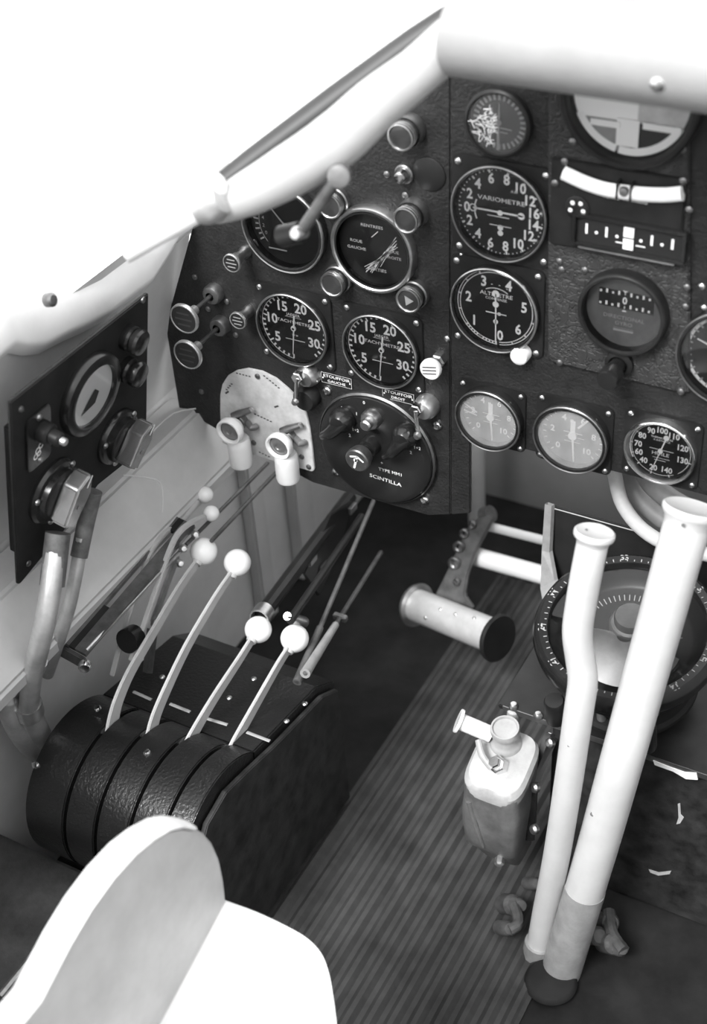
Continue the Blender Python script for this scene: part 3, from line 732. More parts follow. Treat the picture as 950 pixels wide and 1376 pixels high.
MB().lathe([(.005, t-.014), (.0115, t-.012), (.0128, t-.006), (.0128, t-.001), (.0115, t), (0, t)], T(x, y, 0), 28).build('main_knob', 'steel_dark', g)
m = MB(); zz = t+.0004
m.line(x+.001, y+.006, x-.003, y-.009, .0022, zz); m.line(x-.007, y+.004, x+.001, y+.006, .0018, zz); m.line(x+.008, y+.001, x+.001, y+.006, .0018, zz); m.disc(x-.001, y+.001, .0022, zz)
m.build('pointer_mark', 'mark', g)

# ================================================================== RADIO CONTROL BOX ON THE WALL
RO = PX(14, 541, -.72); rdn = Vector((-.048, 0, -.213)).normalized(); rfw = Vector((0, 1, 0)); rn = rfw.cross(-rdn).normalized()
if rn.x < 0: rn = -rn
# local frame: x forward, y up along the tilted face, z out of the face
RM = Matrix(((rfw.x, -rdn.x, rn.x, RO.x), (rfw.y, -rdn.y, rn.y, RO.y), (rfw.z, -rdn.z, rn.z, RO.z), (0, 0, 0, 1)))
if RM.to_3x3().determinant() < 0: RM = Matrix(((-rfw.x, -rdn.x, rn.x, RO.x), (-rfw.y, -rdn.y, rn.y, RO.y), (-rfw.z, -rdn.z, rn.z, RO.z), (0, 0, 0, 1)))
RMI = RM.inverted()
def rl(u, v, z=0): q = RMI @ PP(u, v, RO+rn*z, rn); return q.x, q.y
g = bpy.data.objects.new('radio_control_box', None); COL.objects.link(g); g.matrix_world = RM; g.empty_display_size = .01
tag(g, 'black radio control box with white meter and pointer knobs on the side wall', 'control box')
out = [rl(u, v) for u, v in ((14, 541), (200, 394), (198, 520), (197, 600), (132, 652), (94, 704), (28, 784), (25, 786), (18, 640))]
ar = sum(a[0]*b_[1]-b_[0]*a[1] for a, b_ in zip(out, out[1:]+out[:1]))
if ar < 0: out.reverse()
MB().prism(out, -.004, 0).build('front_plate', 'black_matte', g, bevel=.001)
cx = sum(p[0] for p in out)/len(out); cy = sum(p[1] for p in out)/len(out)
MB().prism([(cx+(p[0]-cx)*.78, cy-.012+(p[1]-cy)*.70) for p in out], -.026, -.004).build('case', 'black_matte', g, bevel=.002)
for u, v in ((28, 550), (192, 403), (38, 757), (190, 588)):
    q = rl(u, v); child(DULLSCREW, 'screw', g, T(q[0], q[1], 0))
# meter
x, y = rl(129, 533, .009)
mt = MB().lathe([(.0405, 0), (.0405, .005), (.039, .008), (.034, .0095), (.0305, .0095), (.0298, .004)], T(x, y, 0), 48).build('meter_bezel', 'black_gloss', g)
MB().lathe([(0, .0046), (.0302, .0046)], T(x, y, 0), 40, smooth=False).build('meter_face', 'ball_white', g)
m = MB(); 
m.add([(x-.016, y-.014, .0052), (x+.004, y-.012, .0052), (x+.010, y-.002, .0052), (x+.004, y+.004, .0052), (x-.004, y-.002, .0052)], [(0, 1, 2, 3, 4)] if True else [])
m.build('meter_movement', 'ink', g)
MB().lathe([(0, .0080), (.0304, .0080)], T(x, y, 0), 40).build('meter_glass', 'glass', g)
# rotary switches
def rotary(u, v, uk, vk, rb, ang, name):
    x, y = rl(u, v, .004)
    MB().lathe([(rb, 0), (rb, .003), (rb*.93, .006), (rb*.80, .007), (rb*.78, .012), (rb*.66, .014), (0, .014)], T(x, y, 0), 44).build('switch_base', 'black_gloss', g)
    M = T(x, y, 0) @ RZ(R(ang))
    hw, ht = rb*.90, rb*.36
    pl = [(-hw*.80, -ht*.8), (hw*.45, -ht*1.05), (hw*.98, -ht*.25), (hw*.98, ht*.25), (hw*.45, ht*1.05), (-hw*.80, ht*.8)]
    k = MB().prism(pl, .014, .031, M).build('pointer_knob', 'gunmetal', g, bevel=.0022, seg=3)
    MB().disc(-hw*.10, 0, .0024, .0314, 14, M).build('knob_screw', 'steel', k)
    MB().line(hw*.55, 0, hw*.98, 0, .0022, .0315, M).build('pointer_line', 'mark', k)
    for a in (40, 160, 250, 320): child(SCREW, 'screw', g, T(x, y, .0062) @ T(rb*.90*math.cos(R(a)), rb*.90*math.sin(R(a)), 0))
rotary(74, 661, 88, 664, .0325, 52, 'a')
rotary(160, 588, 170, 600, .0290, 48, 'b')
# toggle with emblem
x, y = rl(50, 588)
h = MB().prism([(x+px*.55, y+py*1.0) for px, py in rsq(.030, .010)], 0, .0025).build('toggle_plate', 'black_gloss', g, bevel=.0008)
MB().lathe([(.010, .002), (.010, .010), (.008, .012), (.0065, .012), (.0065, .020), (.005, .022), (0, .022)], T(x+.004, y+.006, 0), 24).build('toggle_boss', 'black_satin', g)
MB().lathe([(.0036, .020), (.0036, .026), (.0028, .027), (0, .027)], T(x+.004, y+.006, 0), 16).build('toggle_pin', 'alu', g)
m = MB(); zz = .0029
for dx, dy, rr in ((-.006, -.016, .0032), (-.003, -.011, .0036), (.001, -.008, .0034), (.005, -.005, .0034), (.008, -.003, .0028), (-.002, -.015, .003)):
    m.arc(rr*.62, rr, 0, 360, zz, 14, T(x+dx, y+dy, 0))
m.build('emblem', 'mark', g, label='small looped pale emblem')
child(SCREW, 'screw', g, T(x, y-.024, .0025)); child(SCREW, 'screw', g, T(x, y+.024, .0025))
# two round knobs
for u, v, uk, vk in ((170, 452, 192, 458), (168, 495, 193, 503)):
    bb = PP(u, v, RO, rn); t = max(.018, along(bb, rn, uk, vk)); x, y = rl(u, v)
    MB().lathe([(.0125, 0), (.0125, .006), (.011, .008), (.0095, .008), (.0095, t*.5), (.012, t*.55), (.0128, t*.8), (.0115, t*.94), (.007, t), (0, t*1.02)], T(x, y, 0), 28).build('round_knob', 'black_gloss', g)

# conduits from the radio box
def tubeobj(name, pts, r, m, label, cat, n=14, sub=4, group=None):
    b = MB(); b.tube(pts, r, n, sub=sub); o = b.build(name, m); return tag(o, label, cat, group)
g = thing('cable_conduit', 'thick pale conduit running from the radio box down to the wall junction', 'conduit', PX(38, 955, -.80))
pts = [PX(74, 742, -.736), PX(72, 760, -.734), PX(66, 805, -.730), PX(56, 855, -.735), PX(44, 905, -.760), PX(38, 950, -.785)]
MB().tube(pts, .0098, 16, sub=5).build('pipe', 'conduit', g, world=True)
MB().tube([PX(78, 716, -.738), PX(74, 750, -.736), PX(70, 787, -.733)], .0115, 16, sub=2).build('braided_sleeve', 'conduit_dark', g, world=True)
MB().tube([PX(48, 888, -.757), PX(46, 897, -.761)], .0112, 16).build('collar', 'alu', g, world=True)
g = thing('cable_conduit', 'thin pale conduit hanging from the radio box behind the thicker one', 'conduit', PX(60, 905, -.79))
MB().tube([PX(110, 722, -.742), PX(104, 760, -.742), PX(94, 810, -.744), PX(82, 850, -.756), PX(64, 905, -.795)], .0066, 14, sub=5).build('pipe', 'conduit', g, world=True)
MB().tube([PX(126, 660, -.738), PX(116, 700, -.742), PX(106, 748, -.742)], .0082, 14, sub=2).build('braided_sleeve', 'conduit_dark', g, world=True)
g = thing('conduit_junction', 'forked pipe junction low on the side wall beside the quadrant', 'junction', PX(40, 990, -.81))
MB().tube([PX(38, 950, -.79), PX(46, 975, -.798), PX(62, 1005, -.806), PX(80, 1025, -.812)], [.0125, .013, .013, .012], 16, sub=4).build('main_branch', 'conduit', g, world=True)
MB().tube([PX(12, 930, -.80), PX(16, 965, -.803), PX(40, 1000, -.808), PX(75, 1030, -.815)], [.010, .011, .012, .011], 16, sub=4).build('side_branch', 'conduit', g, world=True)
MB().tube([PX(18, 880, -.80), PX(10, 920, -.80), PX(12, 940, -.80)], .0095, 14, sub=3).build('upper_pipe', 'wall_grey', g, world=True)
MB().tube([PX(36, 944, -.788), PX(40, 958, -.791)], .0145, 16).build('collar', 'alu', g, world=True)

# ================================================================== SMALL TRIM LEVERS AND THEIR CHANNEL
g = thing('trim_lever_channel', 'dark slotted channel below the ledge carrying two small levers', 'bracket', PX(80, 861, -.775))
A = PX(78, 862, -.772); B = PZ(116, 883, A.z-.002)
L0 = A; L1 = PX(226, 692, -.772); wv = B-A
n0 = (L1-L0).cross(wv).normalized()
ch = MB()
def strip(s0, s1, t0, t1, th=.004):
    d = L1-L0; p = [L0+d*s0+wv*t0, L0+d*s1+wv*t0, L0+d*s1+wv*t1, L0+d*s0+wv*t1]; return p
MB().slab(strip(0, 1, 0, .42), n0*-.004).build('inner_rail', 'steel_dark', g, world=True)
MB().slab(strip(0, 1, .62, 1), n0*-.004).build('outer_rail', 'steel_dark', g, world=True)
MB().slab(strip(0, .30, .42, .62), n0*-.004).build('rear_web', 'black_satin', g, world=True)
MB().slab(strip(.9, 1, .42, .62), n0*-.004).build('front_web', 'black_satin', g, world=True)
MB().slab([L0, L0+wv, L0+wv+Vector((0, 0, -.016)), L0+Vector((0, 0, -.016))], (0, -.004, 0)).build('end_plate', 'steel_dark', g, world=True, bevel=.001)
MB().slab([L0, L1, L1+Vector((0, 0, -.020)), L0+Vector((0, 0, -.020))], (-.003, 0, 0)).build('flange', 'black_satin', g, world=True)
MB().lathe([(.0062, 0), (.0062, .005), (.005, .0075), (0, .008)], aim(B+Vector((0, -.004, -.006)), (.55, -.8, .1)), 16).build('end_bolt', 'chrome', g, world=True)
MB().tube([B+Vector((-.002, .004, .004)), PX(248, 735, -.735)], .0022, 8).build('edge_rod', 'steel', g, world=True)
for u, v in ((246, 737), (262, 718), (242, 757), (208, 838)):
    p = PX(u, v, -.732); MB().lathe([(.0045, 0), (.0042, .003), (.0025, .0048), (0, .005)], aim(p, (.7, -.5, .5)), 14).build('bolt', 'steel', g, world=True)
MB().tube([PX(170, 862, -.742), PX(182, 855, -.742)], .013, 18).build('pivot_drum', 'black_gloss', g, world=True)
MB().slab([PX(205, 836, -.737), PX(210, 838, -.737), PX(242, 748, -.737), PX(237, 746, -.737)], (-.003, 0, 0)).build('strut', 'alu', g, world=True)
MB().slab([PX(198, 905, -.742), PX(205, 905, -.742), PX(212, 848, -.742), PX(204, 846, -.742)], (-.006, 0, 0)).build('support_leg', 'steel_dark', g, world=True)

def blade(pts, x, wd, th):
    """flat lever: outline built around a path lying in the plane of constant x"""
    P = [PX(u, v, x) for u, v in pts]; n = len(P); Lp = []; Rp = []
    Q = []
    for i in range(n-1):
        a, b, c, d = P[max(0, i-1)], P[i], P[i+1], P[min(n-1, i+2)]
        for k in range(4):
            t = k/4; Q.append(.5*((2*b)+(c-a)*t+(2*a-5*b+4*c-d)*t*t+(3*b-a-3*c+d)*t**3))
    Q.append(P[-1])
    for i, p in enumerate(Q):
        t = (Q[min(i+1, len(Q)-1)]-Q[max(i-1, 0)]).normalized(); nn = Vector((0, -t.z, t.y)); w_ = wd[0]+(wd[1]-wd[0])*i/(len(Q)-1)
        Lp.append(p+nn*w_/2); Rp.append(p-nn*w_/2)
    b = MB(); m_ = len(Q); vs = []
    for l, r_ in zip(Lp, Rp):
        for s in (1, -1): vs += [l+Vector((s*th/2, 0, 0)), r_+Vector((s*th/2, 0, 0))]
    fs = []
    for i in range(m_-1):
        o = 4*i; q = o+4
        fs += [(o, o+1, q+1, q), (o+3, o+2, q+2, q+3), (o+2, o, q, q+2), (o+1, o+3, q+3, q+1)]
    fs += [(0, 2, 3, 1), (4*(m_-1), 4*(m_-1)+1, 4*(m_-1)+3, 4*(m_-1)+2)]
    b.add(vs, fs); return b, Q
def ball(p, r): return MB().lathe([(r*math.sin(pi*k/14), -r*math.cos(pi*k/14)) for k in range(15)], T(p), 24)
for pts, x, uk, vk, label in (
        (((151, 908), (162, 866), (176, 818), (193, 768), (202, 742), (222, 716), (246, 699), (266, 674)), -.757, 275, 665, 'small white ball lever nearest the ledge on the trim channel'),
        (((176, 888), (190, 850), (212, 785), (226, 745), (238, 719), (254, 704), (275, 694)), -.735, 284, 690, 'small white ball lever on the outboard slot of the trim channel')):
    g = thing('trim_lever', label, 'lever', PX(pts[0][0], pts[0][1], x), group=None)
    b_, Q = blade(pts, x, (.0045, .0045), .0055); b_.build('arm', 'lever_white', g, world=True, bevel=.0008)
    ball(PX(uk, vk, x), .0092 if uk == 275 else .0086).build('ball_knob', 'ball_white', g, world=True)
# thin push rods towards the fuel taps
tag(MB().tube([PX(250, 732, -.735), PY(360, 622, 1.06)], .0021, 8).build('push_rod', 'arm_dark'), 'thin push rod from the trim lever to under the fuel plate', 'rod')
tag(MB().tube([PX(284, 727, -.715), PY(372, 634, 1.06)], .0023, 8).build('push_rod', 'arm_dark'), 'thin push rod running up beside the big throttle ball', 'rod')

# ================================================================== THROTTLE QUADRANT
AY, AZ, AR = .690, .182, .083
QX0, QX1 = -.772, -.588
g = thing('throttle_quadrant', 'black crackle drum housing with slots for four levers', 'quadrant', (-.68, .72, 0))
prof = []
for k in range(29):
    a = R(-50+(90+50+44)*k/28)         # from low at the back over the crest
    prof.append((AY-AR*math.cos(a), AZ+AR*math.sin(a)))
yE, zE = prof[-1]
slots = [-.724, -.687, -.650, -.614]
# drum skin in strips between the slots, real gaps between them
edges = [QX0]
for sl in slots: edges += [sl-.0019, sl+.0019]
edges.append(QX1)
sprof = prof+[(yE, .10), (AY-AR*math.cos(R(-50)), .10)]
for a, b in zip(edges[0::2], edges[1::2]):
    sm = MB(); sm.slab([Vector((a, y, z)) for y, z in sprof], (b-a, 0, 0)); o = sm.build('housing_strip', 'drum_crackle', g, world=True, bevel=.0012)
    for p in o.data.polygons: p.use_smooth = True
inner = [(AY+(y-AY)*.90, AZ+(z-AZ)*.90) for y, z in prof]
MB().slab([Vector((QX0+.004, y, z)) for y, z in inner+[(yE, .10), (.63, .10)]], (QX1-QX0-.008, 0, 0)).build('core', 'black_matte', g, world=True)
zF = zE-.026
MB().slab([Vector((QX0, y, z)) for y, z in ((yE, zE), (.87, zF+.004), (.905, zF-.02), (.905, 0), (.64, 0), (.64, .10), (yE, .10))], (QX1-QX0, 0, 0)).build('top_plate', 'drum_crackle', g, world=True, bevel=.0015)
# worn strip behind the levers
for q in (((180, 932), (204, 943)), ((229, 948), (256, 959)), ((272, 966), (306, 976)), ((332, 986), (363, 998))):
    e0, e1 = (PZ(u, v, zE-.006) for u, v in q)
    for e in (e0, e1): e.z = zE+(e.y-yE)*(-.022)/(.87-yE)+.0004
    MB().tube([e0, e1], [(.0006, .0019)]*2, 8, flat=(0, 0, 1)).build('paint_wear', 'mark_dim', g, world=True)
MB().slab([Vector((QX1+.001, y, z)) for y, z in ((.62, .02), (.615, .15), (.625, .20), (.655, .238), (.69, .247), (.73, .238), (.78, .225), (.87, .208), (.90, .19), (.905, .01))], (.006, 0, 0)).build('side_plate', 'worn_black', g, world=True, bevel=.001)
for u, v, x in ((131, 952, -.745), (198, 1014, -.668), (72, 1032, -.77), (334, 1006, -.60), (310, 1019, -.60)):
    p = PX(u, v, x); dv = Vector((0, p.y-AY, p.z-AZ)).normalized() if p.y < AY+.02 else Vector((0, -.1, 1)).normalized()
    p = Vector((x, AY, AZ))+dv*(AR-.0002) if p.y < AY+.02 else p
    child(BIGSCREW, 'screw', g, I4).matrix_parent_inverse = g.matrix_basis.inverted(); o = g.children[-1] if False else COL.objects[-1]
    o.matrix_basis = aim(p, dv) @ Matrix.Scale(.8, 4)
for u, v in ((308, 937), (409, 940), (385, 969), (218, 910), (340, 905)):
    p = PZ(u, v, zE-.010); p.z = zE+(p.y-yE)*(-.022)/(.87-yE); o = child(SCREW, 'screw', g, I4); o.matrix_parent_inverse = g.matrix_basis.inverted(); o.matrix_basis = T(p)
LV = ((slots[0], ((149, 985), (153, 962), (160, 938), (176, 902), (206, 850), (240, 792), (266, 754)), 274, 741, .0145, 'tall throttle lever with white ball beside the trim channel'),
      (slots[1], ((198, 1008), (203, 986), (210, 960), (226, 922), (252, 868), (290, 803), (314, 768)), 319, 756, .0142, 'tall throttle lever with white ball beside the mixture levers'),
      (slots[2], ((246, 1014), (256, 994), (268, 972), (290, 935), (322, 886), (342, 854)), 347, 846, .0142, 'shorter mixture lever with white ball between throttle and last lever'),
      (slots[3], ((298, 1034), (308, 1014), (320, 990), (345, 945), (375, 892), (392, 866)), 396, 858, .0148, 'shorter mixture lever with white ball on the open end of the drum'))
for x, pts, uk, vk, rb, label in LV:
    g = thing('engine_lever', label, 'lever', PX(pts[0][0], pts[0][1], x), group=None)
    b_, Q = blade(pts, x, (.0190, .0105), .0034); b_.build('arm', 'lever_white', g, world=True, bevel=.0008)
    pk = PX(uk, vk, x); ball(pk, rb).build('ball_knob', 'ball_white', g, world=True)
    d = (Q[-1]-pk).normalized(); MB().lathe([(.0055, .0), (.0058, .003), (.0048, .005)], aim(pk+d*rb*.82, d), 16).build('ferrule', 'lever_white', g, world=True)

# side console behind the drum
o = MB().box((-.735, .355, .066), (.21, .53, .132)).build('side_console', 'console_crackle', bevel=.006); tag(o, 'low black worn box on the floor between drum and seat', 'box')
o = MB().tube([PX(0, 1340, -.66), PX(85, 1235, -.66)], .004, 8).build('console_rail', 'steel_dark'); tag(o, 'dark metal rail along the low black box', 'rail')

# ================================================================== CONTROL LINKAGE AHEAD OF THE QUADRANT
def rod(p, q, r, m, label, ends=None):
    g = thing('control_rod', label, 'rod', p)
    MB().tube([p, q], r, 10).build('shaft', m, g, world=True)
    return g
p, q = PX(399, 917, -.590), PY(502, 673, 1.10)
gl_ = rod(p, q, .0026, 'arm_dark', 'slim dark control rod rising from the quadrant to under the magneto')
p2 = p.lerp(q, .28); MB().tube([p, p2], [.0048, .0038], 12).build('tapered_end', 'arm_dark', gl_, world=True)
p, q = PX(410, 905, -.575), PY(512, 742, 1.12)
gl_ = rod(p, q, .0026, 'arm_dark', 'slim dark control rod with forked joint beside the mat')
pj = p.lerp(q, .42); MB().box(pj, (.016, .007, .007)).build('fork_joint', 'steel_dark', gl_, world=True, bevel=.001)
MB().tube([p, p.lerp(q, .36)], [.0055, .004], 12).build('tapered_end', 'edge_grey', gl_, world=True)
p, q = PX(352, 826, -.655), PY(470, 668, 1.14)
gl_ = rod(p, q, .0085, 'black_satin', 'thick black torque tube from the short levers to under the panel')
MB().lathe([(.009, -.008), (.011, -.008), (.011, .008), (.009, .008)], aim(p, q-p), 16).build('collar', 'steel', gl_, world=True)
p, q = PX(390, 834, -.612), PY(486, 694, 1.11)
gl_ = rod(p, q, .0045, 'black_satin', 'black push rod beside the thick torque tube')
pb = PX(408, 836, -.618); MB().tube([PX(386, 828, -.616), pb], [.0045, .0062], 12).build('clevis', 'steel', gl_, world=True)
# brackets behind
g = thing('linkage_bracket', 'dark pierced bracket behind the control rods', 'bracket', PX(440, 760, -.66))
MB().slab([PX(u, v, -.68) for u, v in ((405, 770), (440, 690), (470, 672), (455, 735), (425, 800))], (.004, 0, 0)).build('plate', 'black_satin', g, world=True, bevel=.001)
for u, v in ((420, 752), (436, 762), (474, 683)):
    pp = PX(u, v, -.674); MB().box(pp, (.004, .018, .012)).build('lug', 'cast_grey', g, world=True, bevel=.002)

# ================================================================== RUDDER PEDAL
g = thing('rudder_pedal', 'shiny grooved rudder pedal roller on its drilled arm', 'pedal', (-.54, 1.12, .08))
a = PY(560, 813, 1.125); b = PY(668, 857, 1.085); d = b-a; L = d.length
prof = [(0, 0), (.0205, 0)]
for k in range(1, 24): prof.append((.0205, L*k/24))
prof += [(.0205, L), (0, L)]
MB().lathe(prof, aim(a, d), 40, wob=lambda k: -.035 if k % 2 else 0).build('roller', 'roller', g, world=True)
MB().lathe([(.0, -.004), (.026, -.004), (.0275, -.001), (.0275, .001), (.021, .001)], aim(a, d), 32).build('end_flange', 'steel', g, world=True)
MB().lathe([(.021, L-.001), (.0285, L-.001), (.029, L+.002), (.027, L+.004), (0, L+.004)], aim(a, d), 32).build('end_flange', 'black_satin', g, world=True)
for u, v in ((566, 832), (575, 800), (603, 813), (633, 820), (668, 832), (660, 863)):
    pp = PY(u, v, 1.09); child(SCREW, 'screw', g, I4); o = COL.objects[-1]; o.matrix_parent_inverse = g.matrix_basis.inverted()
    ax = a+d*((pp-a).dot(d)/d.length_squared); o.matrix_basis = aim(ax+(pp-ax).normalized()*.0203, pp-ax) @ Matrix.Scale(.7, 4)
# arm
P = [PY(u, v, 1.13+(830-v)*.0008) for u, v in ((584, 800), (603, 762), (626, 712), (640, 698), (655, 690), (664, 696), (652, 718), (638, 745), (628, 775), (624, 800), (636, 818))]
MB().slab(P, (0, .008, -.004)).build('arm', 'arm_dark', g, world=True, bevel=.002)
for u, v, rr in ((611, 757, .006), (617, 735, .0055), (624, 717, .0045), (635, 705, .004), (614, 782, .0035)):
    pp = PY(u, v, 1.128+(830-v)*.0008); MB().lathe([(rr*.7, 0), (rr, .001), (rr*1.15, .0035), (rr*1.4, .002), (rr*1.4, -.002)], aim(pp, (0, -1, .35)), 16).build('arm_eyelet', 'steel_dark', g, world=True)
MB().tube([PY(650, 694, 1.25), PY(660, 690, 1.25)], .011, 14).build('pivot', 'steel_dark', g, world=True)
# cross bars and the bearing post that carries them
MB().tube([PY(655, 707, 1.245), PY(850, 756, 1.245)], .0056, 14).build('thin_cross_tube', 'white_paint', g, world=True, label='thin white cross tube')
MB().tube([PY(640, 748, 1.215), PY(850, 806, 1.215)], .0115, 16).build('thick_cross_tube', 'white_paint', g, world=True, label='thick white cross tube')
pb = PY(845, 780, 1.23)
MB().box((pb.x, 1.23, pb.z/2+.02), (.03, .07, pb.z+.04)).build('bearing_post', 'black_satin', g, world=True, bevel=.002)

# ================================================================== COMPASS PEDESTAL
PZT = .243
c0 = PZ(671, 944, PZT); c1 = PZ(940, 1041, PZT); yF = (c0.y+c1.y)/2
g = thing('compass_pedestal', 'black box pedestal with overhanging top carrying the compass', 'pedestal', (-.25, 1.0, 0))
MB().box((-.21, yF+.012+.105, PZT/2-.004), (.27, .21, PZT-.008)).build('body', 'worn_black', g, world=True, bevel=.004)
MB().box(((c0.x+.02)/2, yF+.115, PZT-.003), (.02-c0.x, .23, .006)).build('top_plate', 'black_satin', g, world=True, bevel=.001)
MB().box((c0.x/2-.0, yF-.0002, PZT-.003), (-c0.x-.01, .0012, .0064)).build('worn_edge', 'steel_dark', g, world=True)
q0 = PY(878, 1022, yF); q1 = PY(938, 1046, yF)
MB().slab([PY(u, v, yF-.0006) for u, v in ((878, 1021), (898, 1029), (920, 1037), (936, 1038), (938, 1047), (922, 1046), (905, 1036), (880, 1027))], (0, -.001, 0)).build('chipped_paint', 'mark', g, world=True)
for u, v in ((723, 963), (750, 960), (690, 950)):
    pp = PZ(u, v, PZT); MB().lathe([(.005, 0), (.0046, .003), (.003, .005), (0, .0055)], T(pp), 14).build('bolt', 'steel', g, world=True)
for q in (((911, 1080), (914, 1079), (915, 1094), (919, 1098), (914, 1106), (909, 1107), (912, 1098)), ((872, 1168), (885, 1172), (902, 1170), (900, 1174), (885, 1176), (874, 1172))):
    MB().slab([PY(u, v, yF+.0119) for u, v in q], (0, -.0006, 0)).build('paint_chip', 'plate_light', g, world=True)
# compass
CC = PD(843, 848, 1.345); CT = R(13)
g = thing('magnetic_compass', 'large round aperiodic compass with silver dish and grid ring on the pedestal', 'compass', CC, (CT, 0, 0))
r = .0855
MB().lathe([(r*.60, -.074), (r*.66, -.072), (r*.78, -.050), (r*.92, -.030), (r*.98, -.014), (r*1.0, -.004), (r*.99, 0)], n=56).build('bowl', 'black_satin', g)
MB().lathe([(r*1.0, -.010), (r*1.04, -.008), (r*1.05, 0), (r*1.02, .006), (r*.97, .010), (r*.88, .009), (r*.86, .004), (r*.86, -.002)], n=64).build('grid_ring', 'black_gloss', g)
m = MB(); zz = .0098
for k in range(72): m.tick(k*5, r*.89, r*(.915 if k % 2 else .93), .0009, zz)
m.build('ring_scale', 'mark_dim', g)
m = MB()
for k, s in enumerate(('N', '3', '6', 'E', '12', '15', 'S', '21', '24', 'W', '30', '33')):
    x, y = pol(k*30+8, r*.945); MB().text(s, .0085, x, y, zz, -(k*30+8)).build('ring_numeral', 'mark_dim', g)
MB().lathe([(r*.87, .002), (r*.80, -.006), (r*.74, -.012), (r*.70, -.014), (0, -.014)], n=48).build('inner_wall', 'black_satin', g)
MB().arc(.0001, r*.66, 100, 260, -.0125, 40).build('inner_card', 'black_satin', g)
# silver dish: half lens shape towards the pilot
dm = MB(); nn = 28; vs = []; fs = []
for i in range(9):
    t = i/8
    for k in range(nn+1):
        a = pi+pi*k/nn; rr = r*.62*(1-t*.85)
        vs.append((rr*math.cos(a), rr*math.sin(a)*(.95), -.012+.012*math.sin(t*pi/2)))
for i in range(8):
    for k in range(nn): fs.append((i*(nn+1)+k, i*(nn+1)+k+1, (i+1)*(nn+1)+k+1, (i+1)*(nn+1)+k))
dm.add(vs, fs, True, T(0, -.006, .001)); dm.build('silver_dish', 'dish', g)
m = MB(); zz = -.0118
for k in range(25): m.tick(-70+k*5.8, r*.52, r*.60, .0009, zz)
m.box((.010, r*.66, -.008), (.0115, .009, .001)); m.build('card_scale', 'mark_dim', g)
m = MB(); m.box((.013, r*.60, -.004), (.0125, .0135, .0012)); m.build('lubber_window', 'mark', g, label='small white lubber window')
m = MB(); m.text('T', .011, .013, r*.60, -.0030); m.build('lubber_mark', 'ink', g)
MB().lathe([(.021, -.013), (.021, -.004), (.019, -.001), (.016, 0), (.016, .006), (.0145, .0085), (0, .009)], T(0, .010, .004), 28).build('centre_cap', 'cap_dark', g)
MB().lathe([(0, .0035), (r*.868, .0035)], n=40).build('glass', 'glass', g)
for a in (150, 205, 330):
    x, y = pol(a, r*1.12); MB().lathe([(.010, -.05), (.010, -.020), (.0085, -.017), (0, -.016)], T(x, y, 0), 18).build('ring_clamp', 'black_satin', g)
# mounting flange
fp = MB(); 
for k in range(4):
    a = R(45+90*k)
MB().lathe([(r*.80, -.082), (r*.80, -.076), (r*.76, -.073), (r*.6, -.072)], n=48).build('base_flange', 'black_matte', g)
for u, v, rr in ((810, 933, .0082), (808, 952, .005)):
    pp = PD(u, v, 1.36); q = T(CC).inverted() @ pp; q = RX(-CT) @ q
    MB().lathe([(rr, -.02), (rr, -.002), (rr*.8, .001), (0, .0015)], T(q.x, q.y, q.z), 18).build('adjuster', 'cast_grey', g)
# guard around the far side of the compass
g = thing('compass_guard', 'upright black guard plate with worn bright edge behind the compass', 'guard', PY(800, 760, 1.07))
yg = 1.075
bp = [PY(737, 679, yg), PY(905, 726, yg), PY(905, 800, yg), PY(745, 800, yg)]
MB().slab(bp, (0, .003, 0)).build('back_plate', 'black_matte', g, world=True)
MB().tube([PY(743, 683, yg-.001), PY(862, 716, yg-.001)], .0006, 6).build('edge_line', 'mark_dim', g, world=True)
e = [PY(732, 677, yg-.005), PY(728, 740, yg-.008), PY(726, 790, yg-.02), PY(733, 830, yg-.05), PY(752, 868, yg-.085)]
e2 = [PY(741, 680, yg-.005), PY(738, 742, yg-.008), PY(745, 780, yg-.02), PY(757, 818, yg-.05), PY(772, 850, yg-.085)]
sp = MB(); 
for i in range(len(e)-1): sp.add([e[i], e2[i], e2[i+1], e[i+1], e[i]+Vector((.002, .004, 0)), e2[i]+Vector((.002, .004, 0)), e2[i+1]+Vector((.002, .004, 0)), e[i+1]+Vector((.002, .004, 0))], [(0, 3, 2, 1), (4, 5, 6, 7), (0, 4, 7, 3), (1, 2, 6, 5)])
sp.build('side_plate', 'edge_grey', g, world=True)

# ================================================================== HAND PUMP ON THE PEDESTAL
pc = Vector((-.372, .862, 0))
g = thing('hand_pump', 'pale cast hand pump with ringed cap bolted to the pedestal side', 'pump', Vector((-.372, .87, .08)))
def loft(secs, n=28, p_=3.2):
    b_ = MB(); vs = []; fs = []
    for (x, y, z, rx, ry, tx, ty) in secs:
        for k in range(n):
            a = 2*pi*k/n; c_, s_ = math.cos(a), math.sin(a)
            ex = math.copysign(abs(c_)**(2/p_), c_)*rx; ey = math.copysign(abs(s_)**(2/p_), s_)*ry
            vs.append((x+ex, y+ey, z+ex*tx+ey*ty))
    for i in range(len(secs)-1):
        for k in range(n):
            l = (k+1) % n; fs.append((i*n+k, i*n+l, (i+1)*n+l, (i+1)*n+k))
    fs.append(tuple(range(n-1, -1, -1))); fs.append(tuple((len(secs)-1)*n+k for k in range(n)))
    return b_.add(vs, fs, True)
X, Y = pc.x, pc.y
X -= .003
